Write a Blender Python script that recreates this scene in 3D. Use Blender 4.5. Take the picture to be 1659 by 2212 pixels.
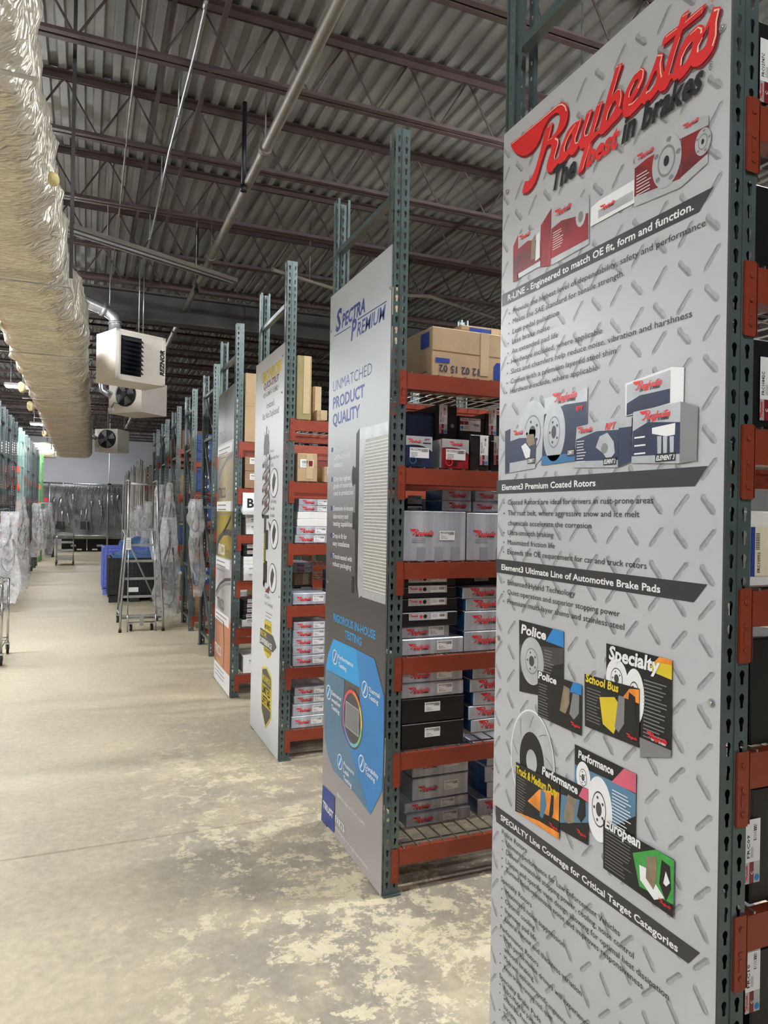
import bpy, bmesh, math, random
from mathutils import Vector, Matrix, noise
random.seed(7)
D = bpy.data; SC = bpy.context.scene; COL = SC.collection
for o in list(D.objects): D.objects.remove(o)

# ------------------------------------------------------------------ camera
FPX = 1540.0; YAW = math.radians(22.7); ROLL = 0.0172; PIT = 4 / 1540; CAM = Vector((0, 0, 1.82))
R0 = Vector((math.cos(YAW), -math.sin(YAW), 0)); F0 = Vector((math.sin(YAW), math.cos(YAW), 0)); U0 = Vector((0, 0, 1))
FW = F0 * math.cos(PIT) + U0 * math.sin(PIT); U1 = U0 * math.cos(PIT) - F0 * math.sin(PIT)
RC = R0 * math.cos(ROLL) + U1 * math.sin(ROLL); UC = U1 * math.cos(ROLL) - R0 * math.sin(ROLL)
cd = D.cameras.new('camera'); cam = D.objects.new('camera', cd); COL.objects.link(cam)
m = Matrix.Identity(4)
for i in range(3):
    m[i][0] = RC[i]; m[i][1] = UC[i]; m[i][2] = -FW[i]; m[i][3] = CAM[i]
cam.matrix_world = m
cd.sensor_fit = 'VERTICAL'; cd.sensor_height = 36.0; cd.lens = FPX / 2212 * 36; cd.clip_start = 0.05; cd.clip_end = 200
SC.camera = cam
# ------------------------------------------------------------------ world, exposure
w = D.worlds.new('world'); SC.world = w; w.use_nodes = True
w.node_tree.nodes['Background'].inputs[0].default_value = (0.6, 0.65, 0.7, 1)
w.node_tree.nodes['Background'].inputs[1].default_value = 0.1
SC.view_settings.view_transform = 'Standard'; SC.view_settings.look = 'None'
SC.view_settings.gamma = 1.0; SC.view_settings.use_curve_mapping = False
SC.view_settings.exposure = -0.5
LAMP = 560.0      # emission strength of the fluorescent tubes
# (x centre, y, z, length along x, strength factor) of every lit fixture in the hall, plus an added unseen one, last
LAMPS = [(-1.1, 1.7, 4.55, 1.25, .65), (-1.1, 9.9, 4.55, 1.25, 1.4), (-1.1, 18.0, 4.55, 1.25, 1.3), (-1.1, 25.8, 4.55, 1.25, 1.1),
         (-1.1, 34.6, 4.55, 1.25, 1.2), (-.6, -2.6, 4.7, 2.4, .85), (3.7, 2.55, 4.9, 2.4, .95), (4.15, 4.55, 4.9, 1.6, 1.2),
         (9.2, 9.6, 4.9, 2.4, 1.1), (-3.4, 1.7, 4.6, 2.4, 1.1), (-3.4, 9.9, 4.9, 2.4, 1.3), (-4.4, 18.0, 4.9, 2.4, .75), (-4.4, 25.8, 4.9, 2.4, .75), (-.4, 29.8, 4.1, 1.0, .5)]  # last lamp: added out of sight behind the duct to brighten the exhaust area

def ray(px, py): return FW + RC * (px - 829.5) / FPX - UC * (py - 1106) / FPX
def on(ax, v, px, py):
    d = ray(px, py); return CAM + d * ((v - CAM[ax]) / d[ax])
def pr(p):
    d = Vector(p) - CAM; z = d.dot(FW); return (829.5 + FPX * d.dot(RC) / z, 1106 - FPX * d.dot(UC) / z)
def x_at(px, Y, z):
    X = 1.5
    for _ in range(6): X = on(1, Y, px, pr((X, Y, z))[1]).x
    return X
def z_at(py, X, Y):
    z = 1.8
    for _ in range(6): z = on(1, Y, pr((X, Y, z))[0], py).z
    return z

# ------------------------------------------------------------------ materials
MATS = {}
def lin(c):
    return tuple(((v / 255) / 12.92 if v <= 10 else (((v / 255) + .055) / 1.055) ** 2.4) for v in c) + (1,)
def mat(name, rgb, rough=.5, metal=0., var=.12, scale=6., bump=0., bscale=40., stretch=(1, 1, 1), alpha=1., spec=.5, emis=0., rgb2=None, coat=0.):
    if name in MATS: return MATS[name]
    M = D.materials.new(name); M.use_nodes = True; MATS[name] = M
    nt = M.node_tree; b = nt.nodes['Principled BSDF']
    N = nt.nodes.new; L = nt.links.new
    tc = N('ShaderNodeTexCoord'); mp = N('ShaderNodeMapping'); mp.inputs['Scale'].default_value = stretch
    L(tc.outputs['Object'], mp.inputs[0])
    nz = N('ShaderNodeTexNoise'); nz.inputs['Scale'].default_value = scale; nz.inputs['Detail'].default_value = 4
    L(mp.outputs[0], nz.inputs['Vector'])
    rp = N('ShaderNodeValToRGB'); c = lin(rgb)
    c2 = lin(rgb2) if rgb2 else tuple(v * (1 - var) for v in c[:3]) + (1,)
    c1 = c if rgb2 else tuple(min(1, v * (1 + var)) for v in c[:3]) + (1,)
    rp.color_ramp.elements[0].color = c2; rp.color_ramp.elements[1].color = c1
    rp.color_ramp.elements[0].position = .35; rp.color_ramp.elements[1].position = .65
    L(nz.outputs['Fac'], rp.inputs[0]); L(rp.outputs[0], b.inputs['Base Color'])
    b.inputs['Roughness'].default_value = rough; b.inputs['Metallic'].default_value = metal
    b.inputs['Specular IOR Level'].default_value = spec
    b.inputs['Alpha'].default_value = alpha
    b.inputs['Coat Weight'].default_value = coat
    if bump:
        bz = N('ShaderNodeTexNoise'); bz.inputs['Scale'].default_value = bscale; bz.inputs['Detail'].default_value = 5
        L(mp.outputs[0], bz.inputs['Vector'])
        bp = N('ShaderNodeBump'); bp.inputs['Strength'].default_value = bump; bp.inputs['Distance'].default_value = .02
        L(bz.outputs['Fac'], bp.inputs['Height']); L(bp.outputs[0], b.inputs['Normal'])
    if emis:
        b.inputs['Emission Color'].default_value = (.94, .97, 1, 1); b.inputs['Emission Strength'].default_value = emis
    return M
TEAL = mat('teal_paint', (86, 100, 99), .32, .25, .12, 9, .03, 60)
TEALD = mat('dark_teal_paint', (62, 76, 77), .38, .2, .15, 9)
MINT = mat('mint_paint', (128, 164, 156), .4, .1)
GREEN = mat('bright_green_paint', (92, 150, 86), .4, .1)
BRONZE = mat('bronze_paint', (140, 130, 112), .45, .2)
BEAM = mat('orange_red_paint', (136, 57, 37), .42, .1, .1, 7, .015, 50)
BEAM2 = mat('bright_orange_paint', (226, 92, 48), .45, 0)
WIRE = mat('galvanised_wire', (170, 168, 160), .35, .8)
GALV = mat('galvanised_steel', (172, 174, 176), .35, .85, .1, 12)
CHROME = mat('polished_steel', (200, 200, 200), .22, .9)
DECK = mat('roof_deck_zinc', (134, 134, 131), .55, .15, .2, 1.3, .1, 8, rgb2=(108, 109, 108))
JOIST = mat('maroon_primer', (66, 52, 50), .6, .1, .2, 5)
GIRD = mat('dark_girder_paint', (54, 52, 52), .6, .2, .25, 3)
PIPE = mat('grey_pipe_paint', (108, 103, 94), .5, .3)
KRAFT = mat('kraft_cardboard', (176, 150, 116), .85, 0, .08, 4, .05, 80)
KRAFT2 = mat('brown_cardboard', (146, 116, 88), .85, 0, .1, 4)
KRAFT3 = mat('olive_cardboard', (150, 134, 92), .8, 0, .1, 4)
SILVER = mat('silver_carton', (200, 204, 212), .42, .25, .12, 3.5, stretch=(5, .4, .3), rgb2=(160, 165, 176))
WHITEC = mat('white_carton', (226, 224, 220), .6, 0, .05)
BLACKC = mat('black_carton', (15, 15, 19), .42, 0, .2, 5)
BLUEP = mat('blue_swirl_print', (30, 96, 160), .4, 0, .3, 14, rgb2=(12, 34, 72))
NAVYP = mat('navy_print', (22, 38, 70), .4, 0, .3, 8)
REDP = mat('dark_red_print', (158, 26, 34), .4, 0, .3, 8, rgb2=(90, 18, 26))
WHITE = mat('white_print', (236, 236, 236), .5, 0, .02)
BLACK = mat('black_print', (14, 14, 17), .45, 0, .05)
LOGO = mat('red_logo_ink', (226, 40, 44), .4, 0, .04)
LOGOD = mat('dark_red_logo_ink', (128, 26, 38), .4, 0, .04)
CREAM = mat('cream_logo_ink', (250, 206, 176), .4, 0, .02)
CHAR = mat('charcoal_band_ink', (50, 50, 54), .4, 0, .05)
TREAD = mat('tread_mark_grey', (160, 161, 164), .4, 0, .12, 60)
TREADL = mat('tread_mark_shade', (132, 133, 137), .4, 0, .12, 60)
PANEL = mat('light_grey_panel', (186, 187, 190), .38, 0, .04, 3)
PEDGE = mat('panel_edge', (90, 90, 92), .6, 0)
RUB = mat('black_rubber', (30, 30, 31), .7, 0, .2)
BPLAS = mat('black_plastic', (30, 31, 34), .5, 0, .15)
UPLAS = mat('blue_plastic', (108, 124, 214), .45, 0, .1)
TARP = mat('blue_cloth', (80, 116, 160), .8, 0, .15)
BINB = mat('blue_bin_plastic', (44, 74, 140), .5, 0, .1)
HEAT = mat('cream_enamel', (222, 214, 202), .35, 0, .03)
DARKM = mat('dark_metal', (38, 40, 46), .4, .5, .2)
EXH = mat('exhaust_steel', (150, 148, 148), .28, .85, .4, 18)
MUF = mat('muffler_steel', (190, 190, 190), .25, .85, .1)
YEL = mat('yellow_insulation', (206, 190, 140), .9, 0, .2, 12)
YINK = mat('yellow_ink', (222, 196, 40), .5, 0, .05)
NAVY = mat('navy_ink', (36, 62, 140), .45, 0, .04)
CYAN = mat('cyan_ink', (30, 160, 226), .45, 0, .04)
BLUA = mat('mid_blue_ink', (30, 130, 200), .4, 0, .1, 2)
BLUB = mat('deep_blue_ink', (40, 110, 160), .4, 0, .15, 2)
BLUC = mat('slate_blue_ink', (84, 126, 156), .4, 0, .15, 2)
GREYI = mat('grey_ink', (128, 128, 130), .5, 0, .06)
LGREY = mat('pale_grey_ink', (184, 187, 190), .35, .2, .1, 14)
DGREY = mat('dark_grey_ink', (66, 64, 66), .4, 0, .1)
ORI = mat('orange_ink', (232, 140, 50), .45, 0, .2, 20)
PINKI = mat('pink_ink', (214, 96, 120), .45, 0, .1)
GREENI = mat('green_ink', (60, 160, 70), .45, 0, .15, 20)
BROWNI = mat('brown_pad_ink', (140, 122, 100), .5, 0, .15, 50)
WALL = mat('painted_wall_grey', (168, 168, 174), .7, 0, .05, .8)
WALLD = mat('dark_block_wall', (90, 88, 88), .8, 0, .1, 1)
TUBE = mat('lit_tube', (255, 250, 240), .5, 0, 0, emis=LAMP)
TUBEOFF = mat('unlit_tube', (130, 130, 130), .3, 0, .02)
LIGHTHOUSE = mat('white_fixture', (200, 200, 200), .4, .1, .03)
MASK = mat('grey_plastic_sheet', (150, 150, 152), .35, 0, .2, 1.5, .15, 4, rgb2=(112, 112, 116))
REDTAG = mat('red_tag', (230, 40, 60), .5)

def bagmat():
    M = D.materials.new('clear_plastic'); M.use_nodes = True; nt = M.node_tree; b = nt.nodes['Principled BSDF']
    b.inputs['Base Color'].default_value = (.78, .78, .79, 1); b.inputs['Roughness'].default_value = .14
    b.inputs['Specular IOR Level'].default_value = .8
    tc = nt.nodes.new('ShaderNodeTexCoord'); nz = nt.nodes.new('ShaderNodeTexNoise'); nz.inputs['Scale'].default_value = 4.5
    nz.inputs['Detail'].default_value = 3; nz.inputs['Distortion'].default_value = 1.6
    nt.links.new(tc.outputs['Object'], nz.inputs['Vector'])
    rp = nt.nodes.new('ShaderNodeMapRange'); rp.inputs[1].default_value = .35; rp.inputs[2].default_value = .7
    rp.inputs[3].default_value = .14; rp.inputs[4].default_value = .5
    nt.links.new(nz.outputs['Fac'], rp.inputs[0]); nt.links.new(rp.outputs[0], b.inputs['Alpha'])
    bp = nt.nodes.new('ShaderNodeBump'); bp.inputs['Strength'].default_value = .25; bp.inputs['Distance'].default_value = .03
    nt.links.new(nz.outputs['Fac'], bp.inputs['Height']); nt.links.new(bp.outputs[0], b.inputs['Normal'])
    return M
BAG = bagmat()

def foilmat():
    M = D.materials.new('crinkled_foil'); M.use_nodes = True; nt = M.node_tree; b = nt.nodes['Principled BSDF']
    N = nt.nodes.new; L = nt.links.new
    b.inputs['Metallic'].default_value = .5; b.inputs['Roughness'].default_value = .26
    tc = N('ShaderNodeTexCoord')
    n0 = N('ShaderNodeTexNoise'); n0.inputs['Scale'].default_value = 1.6; n0.inputs['Detail'].default_value = 3
    L(tc.outputs['Object'], n0.inputs['Vector'])
    rp = N('ShaderNodeValToRGB'); rp.color_ramp.elements[0].color = lin((218, 212, 196)); rp.color_ramp.elements[1].color = lin((244, 236, 214))
    L(n0.outputs['Fac'], rp.inputs[0]); L(rp.outputs[0], b.inputs['Base Color'])
    n1 = N('ShaderNodeTexNoise'); n1.inputs['Scale'].default_value = 2.1; n1.inputs['Detail'].default_value = 6; n1.inputs['Distortion'].default_value = 1.5
    mp = N('ShaderNodeMapping'); mp.inputs['Scale'].default_value = (1.1, 3.4, 1.1)
    L(tc.outputs['Object'], mp.inputs[0]); L(mp.outputs[0], n1.inputs['Vector'])
    v = N('ShaderNodeTexVoronoi'); v.inputs['Scale'].default_value = 16; L(mp.outputs[0], v.inputs['Vector'])
    ad = N('ShaderNodeMath'); ad.operation = 'MULTIPLY_ADD'; ad.inputs[1].default_value = .25
    L(v.outputs['Distance'], ad.inputs[0]); L(n1.outputs['Fac'], ad.inputs[2])
    bp = N('ShaderNodeBump'); bp.inputs['Strength'].default_value = .8; bp.inputs['Distance'].default_value = .07
    L(ad.outputs[0], bp.inputs['Height']); L(bp.outputs[0], b.inputs['Normal'])
    return M
FOIL = foilmat()

def floormat():
    M = D.materials.new('worn_concrete'); M.use_nodes = True; nt = M.node_tree; b = nt.nodes['Principled BSDF']
    N = nt.nodes.new; L = nt.links.new
    g = N('ShaderNodeNewGeometry')
    def nz(s, d, dist=0.):
        n = N('ShaderNodeTexNoise'); n.inputs['Scale'].default_value = s; n.inputs['Detail'].default_value = d
        n.inputs['Distortion'].default_value = dist; n.inputs['Roughness'].default_value = .62
        L(g.outputs['Position'], n.inputs['Vector']); return n
    def ramp(src, p0, p1, c0, c1):
        r = N('ShaderNodeValToRGB'); r.color_ramp.elements[0].position = p0; r.color_ramp.elements[1].position = p1
        r.color_ramp.elements[0].color = c0; r.color_ramp.elements[1].color = c1; L(src, r.inputs[0]); return r
    def mth(op, a_, b_, c_=None):
        n = N('ShaderNodeMath'); n.operation = op
        for i_, v_ in enumerate((a_, b_, c_)):
            if v_ is None: continue
            if isinstance(v_, (int, float)): n.inputs[i_].default_value = v_
            else: L(v_, n.inputs[i_])
        return n.outputs[0]
    def mr(src, a0, a1, b0, b1):
        n = N('ShaderNodeMapRange'); n.inputs[1].default_value = a0; n.inputs[2].default_value = a1; n.inputs[3].default_value = b0; n.inputs[4].default_value = b1; L(src, n.inputs[0]); return n.outputs[0]
    def mix(f, a_, b_, bt='MIX'):
        n = N('ShaderNodeMix'); n.data_type = 'RGBA'; n.blend_type = bt
        for i_, v_ in ((0, f), (6, a_), (7, b_)):
            if isinstance(v_, (int, float)) or isinstance(v_, tuple): n.inputs[i_].default_value = v_
            else: L(v_, n.inputs[i_])
        return n.outputs[2]
    sep = N('ShaderNodeSeparateXYZ'); L(g.outputs['Position'], sep.inputs[0])
    base = ramp(nz(1.3, 8, .4).outputs['Fac'], .3, .7, lin((162, 151, 128)), lin((184, 172, 145)))
    fine = nz(22, 8, .3); patch = nz(6.5, 15, .15); patch.inputs['Roughness'].default_value = .8; big = nz(1.5, 4, .2)
    # coating worn to bare grey, with flakes of cream left, on the right-hand half near the racks
    zone = mth('MULTIPLY', mr(sep.outputs['X'], .0, .75, 0, 1), mr(sep.outputs['Y'], 3.6, 7.5, 1, .15))
    wear = mth('MULTIPLY', zone, mr(big.outputs['Fac'], .42, .55, 0, 1))
    c0 = mix(wear, base.outputs[0], lin((150, 141, 126)))
    fl1 = mr(mth('ADD', mth('ADD', patch.outputs['Fac'], mth('MULTIPLY', mth('SUBTRACT', nz(1.1, 3).outputs['Fac'], .5), .28)), mth('MULTIPLY', zone, .05)), .565, .585, 0, 1)
    c1 = mix(mth('MULTIPLY', fl1, mr(zone, 0, 1, .16, 1)), c0, lin((208, 197, 165)))
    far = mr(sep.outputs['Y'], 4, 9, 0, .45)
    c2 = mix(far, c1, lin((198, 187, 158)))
    sr = ramp(fine.outputs['Fac'], .35, .65, (.86, .86, .86, 1), (1.1, 1.1, 1.1, 1))
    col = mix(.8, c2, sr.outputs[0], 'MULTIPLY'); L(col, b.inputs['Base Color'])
    a2 = patch
    rr = N('ShaderNodeMapRange'); rr.inputs[3].default_value = .5; rr.inputs[4].default_value = .75; L(patch.outputs['Fac'], rr.inputs[0]); L(rr.outputs[0], b.inputs['Roughness'])
    bp = N('ShaderNodeBump'); bp.inputs['Strength'].default_value = .25; bp.inputs['Distance'].default_value = .004
    L(a2.outputs[0], bp.inputs['Height']); L(bp.outputs[0], b.inputs['Normal'])
    return M
FLOOR = floormat()

def gradmat(name, axis, stops, rough=.4, metal=0., noisy=0.):
    """printed colour gradient along a local axis of a flat sign; stops = [(metres, rgb)]"""
    M = D.materials.new(name); M.use_nodes = True; nt = M.node_tree; b = nt.nodes['Principled BSDF']
    N = nt.nodes.new; L = nt.links.new
    tc = N('ShaderNodeTexCoord'); sp = N('ShaderNodeSeparateXYZ'); L(tc.outputs['Object'], sp.inputs[0])
    mr = N('ShaderNodeMapRange'); mr.inputs[1].default_value = stops[0][0]; mr.inputs[2].default_value = stops[-1][0]
    L(sp.outputs[axis], mr.inputs[0])
    src = mr.outputs[0]
    if noisy:
        n = N('ShaderNodeTexNoise'); n.inputs['Scale'].default_value = 3.; n.inputs['Detail'].default_value = 2; n.inputs['Distortion'].default_value = 1.5
        L(tc.outputs['Object'], n.inputs['Vector'])
        s = N('ShaderNodeMath'); s.operation = 'SUBTRACT'; L(n.outputs['Fac'], s.inputs[0]); s.inputs[1].default_value = .5
        a = N('ShaderNodeMath'); a.operation = 'MULTIPLY_ADD'; L(s.outputs[0], a.inputs[0]); a.inputs[1].default_value = noisy; L(src, a.inputs[2]); src = a.outputs[0]
    rp = N('ShaderNodeValToRGB'); rng = stops[-1][0] - stops[0][0]
    els = rp.color_ramp.elements
    while len(els) < len(stops): els.new(.5)
    for e, (p, c) in zip(els, stops): e.position = (p - stops[0][0]) / rng; e.color = lin(c)
    L(src, rp.inputs[0]); L(rp.outputs[0], b.inputs['Base Color'])
    b.inputs['Roughness'].default_value = rough; b.inputs['Metallic'].default_value = metal
    return M

# ------------------------------------------------------------------ mesh helpers
class MB:
    def __init__(s): s.v = []; s.f = []; s.mi = []; s.ms = []; s.sm = []
    def mid(s, M):
        if M not in s.ms: s.ms.append(M)
        return s.ms.index(M)
    def face(s, idx, M, smooth=False): s.f.append(tuple(idx)); s.mi.append(s.mid(M)); s.sm.append(smooth)
    def poly(s, pts, M, smooth=False):
        n = len(s.v); s.v += [tuple(p) for p in pts]; s.face(range(n, n + len(pts)), M, smooth)
    def box(s, a, b, M, T=None):
        x0, y0, z0 = a; x1, y1, z1 = b; n = len(s.v)
        c = [(x0, y0, z0), (x1, y0, z0), (x1, y1, z0), (x0, y1, z0), (x0, y0, z1), (x1, y0, z1), (x1, y1, z1), (x0, y1, z1)]
        if T: c = [tuple(T @ Vector(p)) for p in c]
        s.v += c
        for q in ((0, 3, 2, 1), (4, 5, 6, 7), (0, 1, 5, 4), (1, 2, 6, 5), (2, 3, 7, 6), (3, 0, 4, 7)): s.face([n + i for i in q], M)
    def bar(s, p, q, wd, ht, M, up=(0, 0, 1)):
        p = Vector(p); q = Vector(q); d = (q - p); L = d.length; d.normalize(); u = Vector(up)
        if abs(d.dot(u)) > .98: u = Vector((1, 0, 0))
        sx = d.cross(u).normalized(); uu = sx.cross(d)
        T = Matrix((( sx.x, d.x, uu.x, p.x), (sx.y, d.y, uu.y, p.y), (sx.z, d.z, uu.z, p.z), (0, 0, 0, 1)))
        s.box((-wd / 2, 0, -ht / 2), (wd / 2, L, ht / 2), M, T)
    def tube(s, pts, r, M, seg=8, caps=True):
        pts = [Vector(p) for p in pts]; n0 = len(s.v); prev = None
        rs = r if isinstance(r, (list, tuple)) else [r] * len(pts)
        for i, p in enumerate(pts):
            d = (pts[min(i + 1, len(pts) - 1)] - pts[max(i - 1, 0)]).normalized()
            if prev is None:
                a = Vector((0, 0, 1)) if abs(d.z) < .9 else Vector((1, 0, 0)); u = d.cross(a).normalized()
            else: u = (prev - d * prev.dot(d)).normalized()
            prev = u; w_ = d.cross(u)
            for k in range(seg):
                t = 2 * math.pi * k / seg; s.v.append(tuple(p + (u * math.cos(t) + w_ * math.sin(t)) * rs[i]))
        for i in range(len(pts) - 1):
            for k in range(seg):
                a = n0 + i * seg + k; b_ = n0 + i * seg + (k + 1) % seg; s.face((a, b_, b_ + seg, a + seg), M, True)
        if caps:
            s.face([n0 + k for k in range(seg)][::-1], M); e = n0 + (len(pts) - 1) * seg; s.face([e + k for k in range(seg)], M)
    def disc(s, c, ax, r, th, M, seg=20):
        ax = Vector(ax).normalized(); c = Vector(c); s.tube([c - ax * th / 2, c + ax * th / 2], r, M, seg)
    def ring(s, c, ax, r, t, M, seg=24):
        ax = Vector(ax).normalized(); a = Vector((0, 0, 1)) if abs(ax.z) < .9 else Vector((1, 0, 0)); u = ax.cross(a).normalized(); w_ = ax.cross(u)
        pts = [Vector(c) + (u * math.cos(2 * math.pi * k / seg) + w_ * math.sin(2 * math.pi * k / seg)) * r for k in range(seg + 1)]
        s.tube(pts, t, M, 6, False)
    def add(s, data, O, X, Y, M, sx=1., sy=None):
        """append a flat 2-D mesh (verts2d, faces) with axes X, Y at O"""
        sy = sx if sy is None else sy; O = Vector(O); X = Vector(X); Y = Vector(Y); n = len(s.v)
        s.v += [tuple(O + X * (p[0] * sx) + Y * (p[1] * sy)) for p in data[0]]
        for f in data[1]: s.face([n + i for i in f], M)
    def mesh(s, name, T=None):
        me = D.meshes.new(name); me.from_pydata(s.v, [], s.f)
        for M in s.ms: me.materials.append(M)
        me.polygons.foreach_set('material_index', s.mi); me.polygons.foreach_set('use_smooth', s.sm)
        if T: me.transform(T)
        me.update(); return me
    def build(s, name, parent=None, T=None): return put(name, s.mesh(name), parent, T)
def put(name, me, parent=None, T=None):
    o = D.objects.new(name, me); COL.objects.link(o)
    if parent: o.parent = parent
    if T is not None: o.matrix_local = T
    return o
def empty(name, loc, rz=0., label=None, cat=None, group=None):
    o = D.objects.new(name, None); o.empty_display_size = .1; COL.objects.link(o); o.location = loc; o.rotation_euler = (0, 0, rz)
    if label: tag(o, label, cat, group)
    return o
def tag(o, label, cat, group=None, kind=None):
    o['label'] = label; o['category'] = cat
    if group: o['group'] = group
    if kind: o['kind'] = kind
    return o
def structure(o): o['kind'] = 'structure'; return o
def TR(x, y, z, rz=0.): return Matrix.Translation((x, y, z)) @ Matrix.Rotation(rz, 4, 'Z')

# text and filled outlines as flat 2-D meshes
_tc = {}
def curve2d(cu):
    ob = D.objects.new('tmp', cu); COL.objects.link(ob)
    dg = bpy.context.evaluated_depsgraph_get(); me = D.meshes.new_from_object(ob.evaluated_get(dg))
    vs = [(v.co.x, v.co.y) for v in me.vertices]; fs = [tuple(p.vertices) for p in me.polygons]
    D.objects.remove(ob); D.meshes.remove(me); D.curves.remove(cu); return vs, fs
def text(s, bold=0., shear=0., res=2):
    s = s or ' .'
    k = (s, bold, shear, res)
    if k not in _tc:
        cu = D.curves.new('t', 'FONT'); cu.body = s; cu.size = 1; cu.offset = bold; cu.shear = shear; cu.resolution_u = res; cu.fill_mode = 'FRONT'
        vs, fs = curve2d(cu); x0 = min(v[0] for v in vs); x1 = max(v[0] for v in vs)
        _tc[k] = ([(v[0] - x0, v[1]) for v in vs], fs, x1 - x0)
    return _tc[k]
CAP = .70   # cap height of the font at size 1
def smooth(pts, n=3):
    out = []; L = len(pts)
    for i in range(L):
        p0, p1, p2, p3 = (Vector(pts[(i + k) % L]) for k in (-1, 0, 1, 2))
        a = (p1 - p0).normalized().dot((p2 - p1).normalized()) if (p1 - p0).length and (p2 - p1).length else 1
        b = (p2 - p1).normalized().dot((p3 - p2).normalized()) if (p3 - p2).length else 1
        m1 = (p2 - p0) * .5 if a > .35 else (p2 - p1) * .5
        m2 = (p3 - p1) * .5 if b > .35 else (p2 - p1) * .5
        for k in range(n):
            t = k / n; t2 = t * t; t3 = t2 * t
            q = p1 * (2 * t3 - 3 * t2 + 1) + m1 * (t3 - 2 * t2 + t) + p2 * (-2 * t3 + 3 * t2) + m2 * (t3 - t2); out.append((q.x, q.y))
    return out
def fill(loops, n=3):
    cu = D.curves.new('c', 'CURVE'); cu.dimensions = '2D'; cu.fill_mode = 'BOTH'
    for lp in loops:
        pts = smooth(lp, n) if n else lp; sp = cu.splines.new('POLY'); sp.points.add(len(pts) - 1)
        for q, p in zip(sp.points, pts): q.co = (p[0], p[1], 0, 1)
        sp.use_cyclic_u = True
    return curve2d(cu)
def stroke2d(pts, w0, w1=None):
    """ribbon polygon along a 2-D polyline"""
    w1 = w0 if w1 is None else w1; P = [Vector(p) for p in pts]; A = []; B = []
    for i, p in enumerate(P):
        d = (P[min(i + 1, len(P) - 1)] - P[max(i - 1, 0)]).normalized(); n = Vector((-d.y, d.x)); w_ = (w0 + (w1 - w0) * i / (len(P) - 1)) / 2
        A.append(p + n * w_); B.append(p - n * w_)
    vs = [tuple(q) for q in A + B]; L = len(P)
    return vs, [(i, i + 1, L + i + 1, L + i) for i in range(L - 1)]

# ------------------------------------------------------------------ the setting
Y0, Y1, XL, XR, ZC = -4.0, 38.6, -9.0, 13.0, 5.84
fl = structure(empty('floor', (0, 0, 0)))
def slab(x0, x1, y0, y1):
    g = .004; b = MB(); c = .006
    vs = [(x0 + g, y0 + g, -.05), (x1 - g, y0 + g, -.05), (x1 - g, y1 - g, -.05), (x0 + g, y1 - g, -.05)]
    n = 0; b.v += vs
    b.v += [(x0 + g, y0 + g, -c), (x1 - g, y0 + g, -c), (x1 - g, y1 - g, -c), (x0 + g, y1 - g, -c)]
    b.v += [(x0 + g + c, y0 + g + c, 0), (x1 - g - c, y0 + g + c, 0), (x1 - g - c, y1 - g - c, 0), (x0 + g + c, y1 - g - c, 0)]
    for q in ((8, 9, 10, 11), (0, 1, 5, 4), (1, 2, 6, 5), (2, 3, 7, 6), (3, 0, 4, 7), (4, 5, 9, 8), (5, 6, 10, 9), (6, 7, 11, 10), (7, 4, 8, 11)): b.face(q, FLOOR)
    b.build('slab', fl)
ys = [Y0, 4.14, 13.15, 22.2, 31.2, Y1 + .3]; xs_ = [XL, -2.6, 6.0, XR]
for i in range(5):
    for j in range(3): slab(xs_[j], xs_[j + 1], ys[i], ys[i + 1])
b = MB(); b.box((XL, Y0, -.2), (XR, Y1 + .3, -.045), PEDGE); b.build('subfloor', fl)

cl = structure(empty('ceiling', (0, 0, ZC)))
dk = MB(); prof = []
for k in range(6):
    x = k * .1524; prof += [(x, .0), (x + .062, .0), (x + .078, .042), (x + .1364, .042)]
prof.append((.9144, 0)); LP = 6.1
for (xa, za), (xb, zb) in zip(prof[:-1], prof[1:]): dk.poly([(xa, 0, za), (xa, LP, za), (xb, LP, zb), (xb, 0, zb)], DECK)
dk.poly([(0, 0, .05), (.9144, 0, .05), (.9144, LP, .05), (0, LP, .05)], DECK)
dkm = dk.mesh('deck_panel')
for i in range(24):
    for j in range(7): put('deck_panel', dkm, cl, Matrix.Translation((XL + .02 + i * .9144, Y0 + j * 6.09, (i % 2) * .0015)))
# open-web joists, 1.48 m apart, each one top chord > bottom chord, web rod
tc_ = MB()
for s_ in (-1, 1):
    tc_.box((XL, s_ * .012 if s_ > 0 else -.075, -.006), (XR, .075 if s_ > 0 else -.012, 0), JOIST)
    tc_.box((XL, s_ * .012 - .003, -.06), (XR, s_ * .012 + .003, -.006), JOIST)
bc = MB()
for s_ in (-1, 1):
    bc.box((XL + .3, s_ * .012 if s_ > 0 else -.06, -.545), (XR - .3, .06 if s_ > 0 else -.012, -.538), JOIST)
    bc.box((XL + .3, s_ * .012 - .003, -.538), (XR - .3, s_ * .012 + .003, -.49), JOIST)
wb = MB(); P_ = []; x = XL + .35; up = True
while x < XR - .4:
    z = -.05 if up else -.51
    P_ += [(x - .03, 0, z + (-.03 if up else .03)), (x, 0, z), (x + .03, 0, z + (-.03 if up else .03))]; x += .30; up = not up
wb.tube(P_, .0095, JOIST, 6)
tm, bm_, wm = tc_.mesh('roof_joist'), bc.mesh('bottom_chord'), wb.mesh('web_rod')
for j in range(-6, 23):
    y = 5.76 + 1.48 * j
    if y < Y0 + .2 or y > Y1 - .2: continue
    jo = put('roof_joist', tm, cl, Matrix.Translation((random.uniform(-.2, .2), y, -.003)))
    put('bottom_chord', bm_, jo, Matrix.Identity(4)); put('web_rod', wm, jo, Matrix.Identity(4))
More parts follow.
